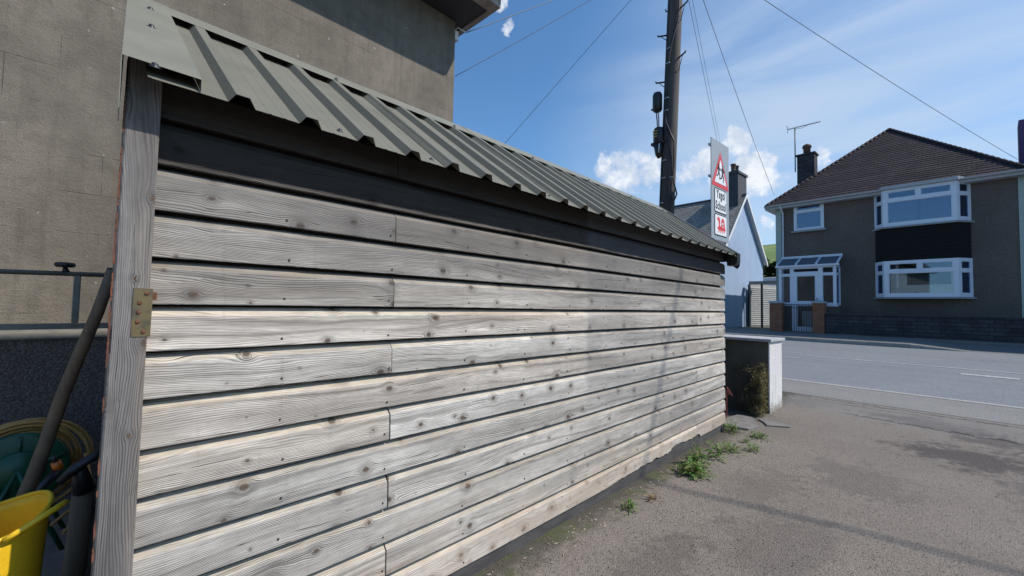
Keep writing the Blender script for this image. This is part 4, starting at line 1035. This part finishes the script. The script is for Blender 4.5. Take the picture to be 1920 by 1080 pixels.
mb = MB()
for (a, b, r_) in ((.60, .60, .05), (.74, .62, .04), (.68, .44, .05)): mb.prism([(dx0+(a+r_*math.cos(t))*(dx1-dx0), dz0+(b+r_*math.sin(t)*1.6)*(dz1-dz0)) for t in [k*.785 for k in range(8)]], sv-.0105, sv-.0085, 'y')
sg.part('emblem_gap', mb, 'signwhite', P2)

# ------------------------------------------------------------------ cottage with blue gable
CV = 9.2; cu0, cuR, cu1 = 22.37, 25.65, 28.93; cz0, czR = 4.33, 7.98; CB = .5
ct = Thing('blue_cottage', 'pale blue cottage gable with grey slate roof and white bargeboards across the road', 'house', (cu0, CV, CB), 'R')
mb = MB(); mb.prism([(cu0+.15, CB-.1), (cu1-.15, CB-.1), (cu1-.15, cz0), (cuR, czR-.12), (cu0+.15, cz0)], CV, CV+12, 'y'); ct.part('wall', mb, 'blue')
ov = .22; mb = MB()
sl_ = (czR-cz0)/(cuR-cu0)
for s, e_ in ((-1, cu0), (1, cu1)):
    ue = cuR+s*(abs(cuR-e_)+.0); ze = cz0
    mb.prism([(cuR, czR), (ue, ze), (ue, ze-.09), (cuR, czR-.09)], CV-ov+.03, CV+12, 'y')
ct.part('roof', mb, 'slate')
for s in (-1, 1):
    mb = MB(); ue = cuR+s*3.34; ze = czR-3.34*sl_
    mb.prism([(cuR, czR+.03), (ue, ze+.03), (ue, ze-.16), (cuR, czR-.17)], CV-ov-.005, CV-ov+.028, 'y'); ct.part('bargeboard', mb, 'white')
mb = MB(); mb.prism([(cu0+.02, cz0-.11), (cuR, czR-.11), (cu1-.02, cz0-.11), (cu1-.02, cz0-.125), (cuR, czR-.135), (cu0+.02, cz0-.125)], CV-ov+.03, CV-.002, 'y'); ct.part('verge_soffit', mb, 'white')
mb = MB(); mb.tube([(cuR, CV-ov+.03, czR+.02), (cuR, CV+12, czR+.02)], .07, 8); ct.part('ridge_tiles', mb, 'stackgrey')
# chimney on the gable end of the ridge
cA = atU(1376, 395, 22.0)
mb = MB(); mb.box(25.0, 26.25, CV+.02, CV+.85, czR-.8, czR+1.15); mb.box(24.94, 26.31, CV-.04, CV+.91, czR+1.15, czR+1.27); mb.box(25.0, 26.25, CV+.02, CV+.85, czR+1.27, czR+1.33)
ch = ct.part('chimney', mb, 'stackgrey')
for u_ in (25.4, 25.85):
    mb = MB(); mb.lathe([(.14, 0), (.12, .12), (.12, .40), (.15, .44), (.15, .5)], (u_, CV+.42, czR+1.33), 14); ct.part('chimney_pot', mb, 'potclay', ch)
# front dormer top
dm = atU(1303, 436, 23.2)
mb = MB(); mb.box(22.9, 24.6, dm.y-.25, dm.y+.35, dm.z-.7, dm.z-.06); d_ = ct.part('dormer', mb, 'white')
mb = MB(); mb.prism([(dm.y-.45, dm.z-.08), (dm.y+.9, dm.z+.10), (dm.y+.9, dm.z+.18), (dm.y-.45, dm.z)], 22.7, 24.7, 'x'); ct.part('dormer_roof', mb, 'stackgrey', d_)
mb = MB(); mb.tube([(cu0-.02, CV-.1, cz0-.02), (cu0-.02, CV+12, cz0-.02)], .06, 8); ct.part('gutter', mb, 'gutter')
# car port with ribbed screen at the end of the side drive
GU = 25.85
gl_, gr_ = atU(1399, 528, GU), atU(1452, 524, GU); zt_ = gl_.z
gg = Thing('car_port', 'low car port with ribbed pale grey screen between the blue cottage and the brown house', 'car port', (GU, 8.5, .5), 'R')
mb = MB(); mb.box(GU-.12, GU+.25, gr_.y-.1, CV-.26, zt_-.17, zt_); gg.part('beam', mb, 'fascia')
for px in (1404, 1428):
    mb = MB(); v = atU(px, 560, GU).y; mb.box(GU, GU+.09, v-.045, v+.045, .45, zt_-.17); gg.part('post', mb, 'iron')
mb = MB(); mb.M = Matrix.Translation((GU+.25, 8.98, .5)) @ Matrix.Rotation(math.atan2(-.62, 3.2), 4, 'Z')
for k in range(int((zt_-.75)/.11)): mb.prism([(.0, .06+k*.11), (-.03, .08+k*.11), (-.03, .13+k*.11), (.0, .15+k*.11)], 0, 3.3, 'x')
mb.box(0, 3.3, .001, .03, 0, zt_-.62); gg.part('ribbed_screen', mb, 'coping')
mb = MB(); mb.prism([(29.5, .5), (29.5, zt_+.45), (35, zt_+.85), (35, .5)], 8.4, 10.5, 'y')
solo('white_outbuilding', 'low white outbuilding just behind the car port', 'outbuilding', mb, 'white', (29.5, 8.4, .5), 'R')
# dark conifer and hedge tree beyond
def tree(u, v, zb_, h, rad, lab, nleaf=2600, seed=2):
    T_ = Thing('conifer_tree', lab, 'tree', (u, v, zb_), 'R'); r_ = random.Random(seed)
    mb = MB(); mb.tube([(u, v, zb_), (u+.05, v, zb_+h*.4), (u, v+.05, zb_+h*.85)], [.22, .15, .05], 9)
    for k in range(14):
        z = zb_+h*(.15+.05*k); a = r_.uniform(0, 6.28); L_ = rad*.8*(1-k/18); mb.tube([(u, v, z), (u+L_*math.cos(a), v+L_*math.sin(a), z+.3)], [.05, .015], 5)
    T_.part('trunk', mb, 'barkbrown'); mb = MB()
    for k in range(nleaf):
        t = r_.random()**.8; a = r_.uniform(0, 6.28); rr = rad*(1-t**2.2)**.5*(.80+.3*mnoise.noise((math.cos(a)*1.5, math.sin(a)*1.5, t*6)))*r_.uniform(.55, 1.05)
        z = zb_+.3+h*t*.95; d = Vector((math.cos(a), math.sin(a), r_.uniform(-.2, .6)))
        mb.leaf((u+rr*math.cos(a), v+rr*math.sin(a), z), d, (r_.gauss(0, .3), r_.gauss(0, .3), 1), r_.uniform(.25, .5), r_.uniform(.12, .25), .3)
    T_.part('crown', mb, 'treeleaf')
tree(37, 10.6, .5, 4.6, 1.6, 'dark evergreen standing behind the car port in the gap between the houses', seed=2)
tree(38.5, 12.6, .5, 5.2, 1.8, 'second dark evergreen, partly behind the blue cottage', seed=5, nleaf=2000)

# ------------------------------------------------------------------ brown house opposite
HU = 20.6; VL, VR = 6.05, -.68; HB = .50; EZ2 = 5.86
hm = Thing('pebbledash_house', 'brown pebbledashed semi with hipped tile roof and two white bay windows', 'house', (HU, VL, HB), 'R')
mb = MB(); mb.box(HU, HU+7.0, VR, VL, HB-.1, EZ2-.02); hm.part('wall', mb, 'housedash')
mb = MB(); mb.box(HU-.018, HU-.002, VL-.20, VL+.012, HB, EZ2-.05); mb.box(HU-.018, HU+7.0, VL+.002, VL+.014, HB, EZ2-.05); hm.part('corner_band', mb, 'palegreen')
# hip roof
ea = .32; zr0 = EZ2+.06; ap = (HU+3.72, 2.74, 9.42)
L0, R0 = VL+ea, 2*2.74-VL-ea
mb = MB(); u0 = HU-ea; rid = (HU+3.9, 2.74, 9.42); bl = (HU+7.3, L0, zr0); br = (HU+7.3, R0, zr0); fl = (u0, L0, zr0); fr2 = (u0, R0, zr0)
mb.quad(fl, fr2, ap); mb.quad(fl, ap, rid, bl); mb.quad(fr2, br, rid, ap)
mb.f = []; mb.mi = []; mb.smooth = []; mb.v = []; mb.bid = []; mb.zl = []
# stepped tile courses: real steps on the front and left slopes
NC = 34
def course(P0, P1, A0, A1, out):
    for k in range(NC):
        t0, t1 = k/NC, (k+1)/NC
        a = Vector(P0).lerp(Vector(A0), t0); b = Vector(P1).lerp(Vector(A1), t0); c = Vector(P1).lerp(Vector(A1), t1); d = Vector(P0).lerp(Vector(A0), t1)
        n_ = (b-a).cross(d-a).normalized(); n_ = n_ if n_.z > 0 else -n_
        n_ = n_*.013
        ids = [mb.av(q) for q in (a+n_, b+n_, c, d)]; mb.face(ids); ids2 = [mb.av(q) for q in (a, b, b+n_, a+n_)]; mb.face(ids2)
course(fl, fr2, ap, ap, 1); course(bl, fl, rid, ap, 1); course(fr2, br, ap, rid, 1); course(br, bl, rid, rid, 1)
mb.quad(fl, bl, br, fr2)
rf = hm.part('roof', mb, 'tile')
mb = MB()
for (a, b) in ((fl, ap), (fr2, ap), (ap, rid)):
    a, b = Vector(a), Vector(b); n = int((b-a).length/.22)
    for k in range(n):
        p = a.lerp(b, k/n); q = a.lerp(b, (k+.96)/n); mb.tube([p+Vector((0, 0, .01)), q+Vector((0, 0, .03))], [.055, .065], 7)
hm.part('hip_tiles', mb, 'tile', rf)
mb = MB(); mb.prism([(HU-ea-.02, zr0-.16), (HU-ea+.01, zr0-.16), (HU-ea+.01, zr0+.01), (HU-ea-.02, zr0+.01)], R0+.0, L0+.01, 'y'); mb.box(HU-ea, HU+7.3, L0-.02, L0+.01, zr0-.16, zr0); hm.part('fascia_board', mb, 'gutter')
mb = MB(); mb.box(HU-ea+.012, HU-.003, VR, VL, zr0-.16, zr0-.145); mb.box(HU-ea+.012, HU+7.3, VL+.003, L0-.022, zr0-.16, zr0-.145); hm.part('soffit', mb, 'gutter')
mb = MB(); mb.prism([(HU-ea-.075+a, zr0-.02+b) for a, b in gp], -9, L0+.02, 'y'); gt = hm.part('gutter', mb, 'gutter')
mb = MB(); vd = VL-.27; mb.tube([(HU-ea-.07, vd, zr0-.08), (HU-.2, vd, zr0-.22), (HU-.06, vd, zr0-.36), (HU-.06, vd, HB)], .034, 10); hm.part('downpipe', mb, 'upvc')
# chimney
c_ = atU(1514, 310, 23.6)
mb = MB(); cu_ = 23.35; mb.box(cu_, cu_+.55, c_.y-.33, c_.y+.36, c_.z-1.5, c_.z+.45); mb.box(cu_-.05, cu_+.6, c_.y-.38, c_.y+.41, c_.z+.45, c_.z+.52)
ch = hm.part('chimney', mb, 'stone')
mb = MB(); mb.lathe([(.15, 0), (.15, .30), (.20, .34), (.17, .45), (.05, .52)], (cu_+.27, c_.y+.02, c_.z+.52), 12); hm.part('chimney_pot', mb, 'potclay', ch)
# aerial
am = Thing('tv_aerial', 'thin television aerial on a tall mast clamped to the brown house chimney', 'aerial', (cu_-.05, c_.y+.40, c_.z), 'R')
zt_a = atU(1499, 238, cu_).z
mb = MB(); mb.tube([(cu_-.05, c_.y+.42, c_.z-.3), (cu_-.05, c_.y+.42, zt_a)], .025, 6); am.part('mast', mb, 'iron')
a0, a1 = atU(1477, 243, cu_), atU(1538, 228, cu_-.05)
mb = MB(); mb.tube([a0, a1], .017, 6)
dd_ = (a1-a0)
for k in range(13):
    p = a0+dd_*(k/12); mb.tube([p+Vector((-.16, 0, 0)), p+Vector((.16, 0, 0))], .006, 4)
mb.tube([a0+Vector((0, 0, .16)), a0+Vector((0, 0, -.20))], .010, 4); mb.tube([a0+Vector((-.15, .03, .14)), a0+Vector((.15, .03, .14))], .01, 4)
mb.tube([a0+dd_*.22+Vector((0, 0, -.06)), a0+dd_*.45+Vector((0, 0, -.10)), a0+dd_*.62+Vector((0, 0, -.02))], .009, 4)
am.part('yagi', mb, 'iron')

def frame_window(T_, Mx, w_, h, panes, name='window', sill=True, fd=.06, blind=None, inside=True, dep=.10, sillmat='grey', fr_=.055):
    """window in local coords: x across 0..w, z up 0..h, front plane y=0 looking to -y; panes = list of (x0,x1,z0,z1)"""
    mb = MB(Mx)
    # frame as cells around panes: build a grid
    xs = sorted({0, w_}|{p[0] for p in panes}|{p[1] for p in panes}); zs = sorted({0, h}|{p[2] for p in panes}|{p[3] for p in panes})
    for i in range(len(xs)-1):
        for j in range(len(zs)-1):
            cxm, czm = (xs[i]+xs[i+1])/2, (zs[j]+zs[j+1])/2
            if any(p[0] < cxm < p[1] and p[2] < czm < p[3] for p in panes): continue
            mb.box(xs[i], xs[i+1], 0, fd, zs[j], zs[j+1])
    for p in panes:                              # inner sash bead, set back
        b = .022
        for (a0_, a1_, c0_, c1_) in ((p[0], p[0]+b, p[2], p[3]), (p[1]-b, p[1], p[2], p[3]), (p[0]+b, p[1]-b, p[2], p[2]+b), (p[0]+b, p[1]-b, p[3]-b, p[3])): mb.box(a0_+.001, a1_-.001, .012, fd-.01, c0_+.001, c1_-.001)
    F = T_.part(name, mb, 'upvc')
    for p in panes:
        mb = MB(Mx); mb.box(p[0]+.015, p[1]-.015, .028, .034, p[2]+.015, p[3]-.015); T_.part('pane', mb, 'glass', F)
    if inside: mb = MB(Mx); mb.box(.03, w_-.03, dep, dep+.01, .03, h-.03); T_.part('dark_interior', mb, 'inside', F)
    if blind:
        for (mat, x0_, x1_, z0_, z1_) in blind:
            mb = MB(Mx); n = max(1, int((x1_-x0_)/.09))
            for k in range(n):
                xa = x0_+(x1_-x0_)*k/n; xb = x0_+(x1_-x0_)*(k+1)/n; mb.quad((xa, .062, z0_), (xb, .082, z0_), (xb, .082, z1_), (xa, .062, z1_))
            T_.part('blind', mb, mat, F)
    if sill: mb = MB(Mx); mb.box(-.08, w_+.08, -.09, .05, -.07, -.002); T_.part('sill', mb, sillmat, F)
    return F
# local frame of a facade window: x runs towards -v (photo right), -y points to -u (to the road)
def face_mx(u, v, z, ang=0): return Matrix.Translation((u, v, z)) @ Matrix.Rotation(R(-90+ang), 4, 'Z')
def PVZ(px, py, u): q = atU(px, py, u); return q.y, q.z
# small upstairs window
vl, zt1 = PVZ(1488, 380, HU-.05); vr, zb1 = PVZ(1545, 428, HU-.05); w_ = vl-vr; zt1 += .04; zb1 += .0; h = zt1-zb1
frame_window(hm, face_mx(HU-.055, vl, zb1), w_, h, [(.09, w_-.09, .09, h*.60), (.11, w_-.11, h*.60+.09, h-.08)], blind=[('greyblind', .06, w_*.55, .06, h*.58)], dep=.045, fd=.05)
# bays
def bay(v0, v1, z0, z1, proj, blindL, name, upper):
    """canted bay between v0 (left) and v1 (right)"""
    side = .30; fw = v0-v1-2*side; ang = math.degrees(math.atan2(proj, side)); sw = math.hypot(proj, side); h = z1-z0
    fu = HU-proj
    zs = h*.66
    half = fw/2
    F = frame_window(hm, face_mx(fu, v0-side, z0), fw, h, [(.12, fw-.12, .12, zs), (.14, half-.06, zs+.12, h-.10), (half+.06, fw-.14, zs+.12, h-.10)], 'bay_window', False, blind=blindL, dep=.34)
    Ml = Matrix.Translation((HU, v0, z0)) @ Matrix.Rotation(R(-90-ang), 4, 'Z')
    frame_window(hm, Ml, sw, h, [(.07, sw-.10, .12, zs-.02), (.07, sw-.10, zs+.08, h-.10)], 'bay_side', False, blind=[('greyblind', .05, sw-.08, .05, h-.08)], dep=.2, inside=False)
    Mr = Matrix.Translation((fu, v1+side, z0)) @ Matrix.Rotation(R(-90+ang), 4, 'Z')
    frame_window(hm, Mr, sw, h, [(.10, sw-.07, .12, zs-.02), (.10, sw-.07, zs+.08, h-.10)], 'bay_side', False, blind=[('greyblind', .08, sw-.05, .05, h-.08)], dep=.2, inside=False)
    def outline(e): return [(HU+.0, v0+e), (fu-e*.9, v0-side+e*.4), (fu-e*.9, v1+side-e*.4), (HU+.0, v1-e)]
    mb = MB(); mb.prism(outline(.07), z0-.06, z0-.003, 'z'); hm.part('bay_sill', mb, 'grey')
    return outline
UB = HU-.42
vA, zA = PVZ(1637, 557, UB); vB, _ = PVZ(1822, 557, UB); zlo = zA
_, zlt = PVZ(1700, 488, UB)
_, zus = PVZ(1700, 422, UB); _, zut = PVZ(1700, 351, UB)
vA = PVZ(1641, 500, HU)[0]; vB = PVZ(1824, 500, HU-.02)[0]
wf = (vA-vB)-.6
bay(vA, vB, zlo, zlt, .42, [('cream', .16, wf*.32, .1, 1.0), ('cream', wf*.30, wf-.12, .10, .42), ('cream', wf*.90, wf-.12, .1, 1.0)], 'lower', False)
ol = bay(vA, vB, zus, zut, .42, [('greyblind', .12, wf*.48, .1, 1.0), ('greyblind', wf*.52, wf-.12, .1, 1.0)], 'upper', True)
mb = MB(); P = ol(-.02); mb.prism(P, zlt+.002, zus-.065, 'z')
for k in range(9):
    z = zlt+.03+k*(zus-zlt-.1)/9; Q = ol(-.005); mb.prism(Q, z, z+.02, 'z')
hm.part('bay_apron', mb, 'slatehang')
mb = MB(); mb.prism(ol(.10), zut+.002, zut+.075, 'z'); mb.prism(ol(.05), zut+.077, zut+.12, 'z'); hm.part('bay_roof', mb, 'gutter')
# porch
pv0, _ = PVZ(1458, 540, HU-.75); pv1, _ = PVZ(1570, 540, HU-.75)
_, ptopz = PVZ(1500, 499, HU-.78); _, pbz = PVZ(1500, 573, HU-.75)
pu = HU-.75; pv0 = VL-.30; pv1 = PVZ(1568, 540, pu)[0]
PBs = HB+.12
mb = MB(); mb.box(pu, HU-.003, pv1, pv0, HB, PBs); hm.part('porch_step', mb, 'grey')
pw = pv0-pv1; ph = ptopz-PBs-.02
dL, dR = pw*.24, pw*.74; dz = pbz-PBs
mb = MB(); mb.box(pu, pu+.12, pv0-dL+.0, pv0, PBs, pbz-.02); mb.box(pu, pu+.12, pv1, pv0-dR, PBs, pbz-.02); mb.box(pu+.12, HU-.003, pv1, pv1+.12, PBs, pbz-.02); mb.box(pu+.12, HU-.003, pv0-.12, pv0, PBs, pbz-.02)
hm.part('porch_dwarf_wall', mb, 'housedash')
mb = MB(); mb.box(pu-.05, pu+.14, pv1-.05, pv0-dR, pbz-.02, pbz+.02); mb.box(pu-.05, pu+.14, pv0-dL, pv0+.05, pbz-.02, pbz+.02); hm.part('porch_sill', mb, 'upvc')
top_ = ptopz-pbz-.03
frame_window(hm, face_mx(pu, pv0, pbz+.022), dL, top_, [(.08, dL-.05, .08, top_*.76), (.08, dL-.05, top_*.76+.07, top_-.06)], 'porch_window', False, inside=False)
frame_window(hm, face_mx(pu, pv0-dR, pbz+.022), pw-dR, top_, [(.06, pw-dR-.08, .08, top_*.76), (.06, pw-dR-.08, top_*.76+.07, top_-.06)], 'porch_window', False, inside=False)
dw = dR-dL; dh = ptopz-PBs-.03
dm_ = frame_window(hm, face_mx(pu+.001, pv0-dL, PBs), dw, dh, [(.16, dw-.16, dh*.46, dh-.36), (.16, dw-.16, .16, dh*.40), (.05, dw-.05, dh-.22, dh-.06)], 'porch_door', False, inside=False)
mb = MB(face_mx(pu, pv0-dL, PBs)); mb.box(dw-.12, dw-.09, -.05, 0, dh*.42, dh*.52); hm.part('handle', mb, 'galv', dm_)
Mr = Matrix.Translation((pu+.06, pv1, pbz+.022))
frame_window(hm, Mr, .66, top_, [(.06, .60, .08, top_*.76), (.06, .60, top_*.76+.07, top_-.06)], 'porch_window', False, inside=False)
mb = MB(); mb.box(HU-.012, HU-.004, pv1+.15, pv0-.15, PBs, ptopz-.05); hm.part('porch_back', mb, 'inside')
# lean-to glazed porch roof
rz0, rz1 = ptopz, ptopz+.42
mb = MB(); mb.box(pu-.10, pu+.08, pv1-.10, pv0+.10, ptopz-.03, ptopz+.04)
n_ = 3
def rl_(u): return rz0+.05+(rz1-rz0-.05)*(u-pu)/(HU-pu)
for k in range(4):
    v = pv0+.06-(pw+.12)*k/3; a = max(pv1-.08, v-.035); b = min(pv0+.08, v+.035); sk = -.0
    mb.prism([(pu-.06, rl_(pu)-.02), (HU-.005, rz1-.02), (HU-.005, rz1+.045), (pu-.06, rl_(pu)+.045)], a, b, 'y')
mb.box(HU-.10, HU-.004, pv1-.08, pv0+.08, rz1-.03, rz1+.06)
pr = hm.part('porch_roof', mb, 'upvc')
mb = MB(); mb.prism([(pu-.04, rl_(pu)), (HU-.1, rl_(HU-.1)), (HU-.1, rl_(HU-.1)+.015), (pu-.04, rl_(pu)+.015)], pv1-.04, pv0+.04, 'y'); hm.part('pane', mb, 'greyblind', pr, label='milky glazing of the porch roof')
mb = MB(face_mx(pu+.35, pv0-dL-.25, PBs)); mb.box(0, .35, 0, .3, 0, .75); mb.box(.02, .33, .02, .28, .75, .80)
hm.part('porch_table', mb, 'white')

# neighbour
nb = Thing('green_neighbour_house', 'pale green painted house adjoining the brown one at the right edge', 'house', (HU, VR-.02, HB), 'R')
mb = MB(); mb.box(HU-.02, HU+7.5, VR-7.5, VR-.004, HB-.1, EZ2-.02); nb.part('wall', mb, 'palegreen')
mb = MB(); mb.box(HU-ea-.02, HU-ea+.01, VR-7.5, R0-.004, zr0-.16, zr0+.01); nb.part('fascia_board', mb, 'gutter')
mb = MB(); mb.quad((HU-ea, R0-.02, zr0+.01), (HU-ea, VR-7.5, zr0+.01), (HU+3.7, VR-7.5, zr0+3.5), (HU+3.7, R0-3.4, zr0+3.5)); mb.quad((HU-ea, R0-.02, zr0+.01), (HU+3.7, R0-3.4, zr0+3.5), (HU+8, R0-3.4, zr0+3.5), (HU+8, R0-.02, zr0)); nb.part('roof', mb, 'tile')
pc = atU(1921, 275, 22.5)
mb = MB(); mb.box(22.3, 23.2, pc.y-.9, pc.y+.12, zr0, pc.z+.9); nb.part('chimney', mb, 'purple')

# boundary wall, piers and gate
WU = 19.4; WB = zg(WU)-.05
def zz_(px, py): return atU(px, py, WU)
zcap = zz_(1700, 591).z
bw = Thing('stone_boundary_wall', 'dark coursed stone wall along the pavement in front of the brown house', 'wall', (WU, 4.1, WB), 'R')
mb = MB(); mb.box(WU, WU+.25, -14, zz_(1547, 600).y, WB, zcap-.05); bw.part('stonework', mb, 'stone')
mb = MB(); mb.box(WU-.03, WU+.28, -14, zz_(1547, 600).y, zcap-.048, zcap); bw.part('coping', mb, 'stone', bev=.01)
for (xa, xb, lab) in ((1443.5, 1466, 'left brick gate pier with pale cap, nearer the garage drive'), (1524, 1546, 'right brick gate pier with pale cap, joined to the dark stone wall')):
    va, vb_ = zz_(xa, 600).y, zz_(xb, 600).y; zt_ = zz_(xa, 567).z
    bp = Thing('brick_pier', lab, 'gate pier', (WU-.02, (va+vb_)/2, WB), 'R', 'brick piers either side of the gate')
    mb = MB(); mb.box(WU-.04, WU+.34, vb_, va, WB, zt_-.03); bp.part('brickwork', mb, 'brick')
    mb = MB(); um, vm = WU+.15, (va+vb_)/2
    P0_ = [(WU-.08, vb_-.05), (WU+.38, vb_-.05), (WU+.38, va+.05), (WU-.08, va+.05)]
    A_ = [mb.av((*p, zt_-.028)) for p in P0_]; B_ = [mb.av((*p, zt_+.02)) for p in P0_]; C_ = mb.av((um, vm, zt_+.09))
    mb.face(A_[::-1])
    for k in range(4): mb.face((A_[k], A_[(k+1) % 4], B_[(k+1) % 4], B_[k])); mb.face((B_[k], B_[(k+1) % 4], C_))
    bp.part('cap', mb, 'coping')
ga, gb = zz_(1468, 600).y, zz_(1522, 600).y
gt_ = Thing('iron_gate', 'low black iron garden gate between the two brick piers', 'gate', (WU+.1, ga, WB), 'R')
gz0, gz1 = WB+.12, zz_(1495, 572).z
mb = MB(); 
for z in (gz0, gz1-.12, gz1): mb.box(WU+.09, WU+.11, gb+.02, ga-.02, z, z+.025)
gt_.part('rails', mb, 'iron')
mb = MB()
nbar = 11
for k in range(nbar+1):
    v = ga-.03+(gb-ga+.06)*k/nbar; mb.box(WU+.093, WU+.107, v-.008, v+.008, gz0+.001, gz1+.05)
gt_.part('bars', mb, 'iron')
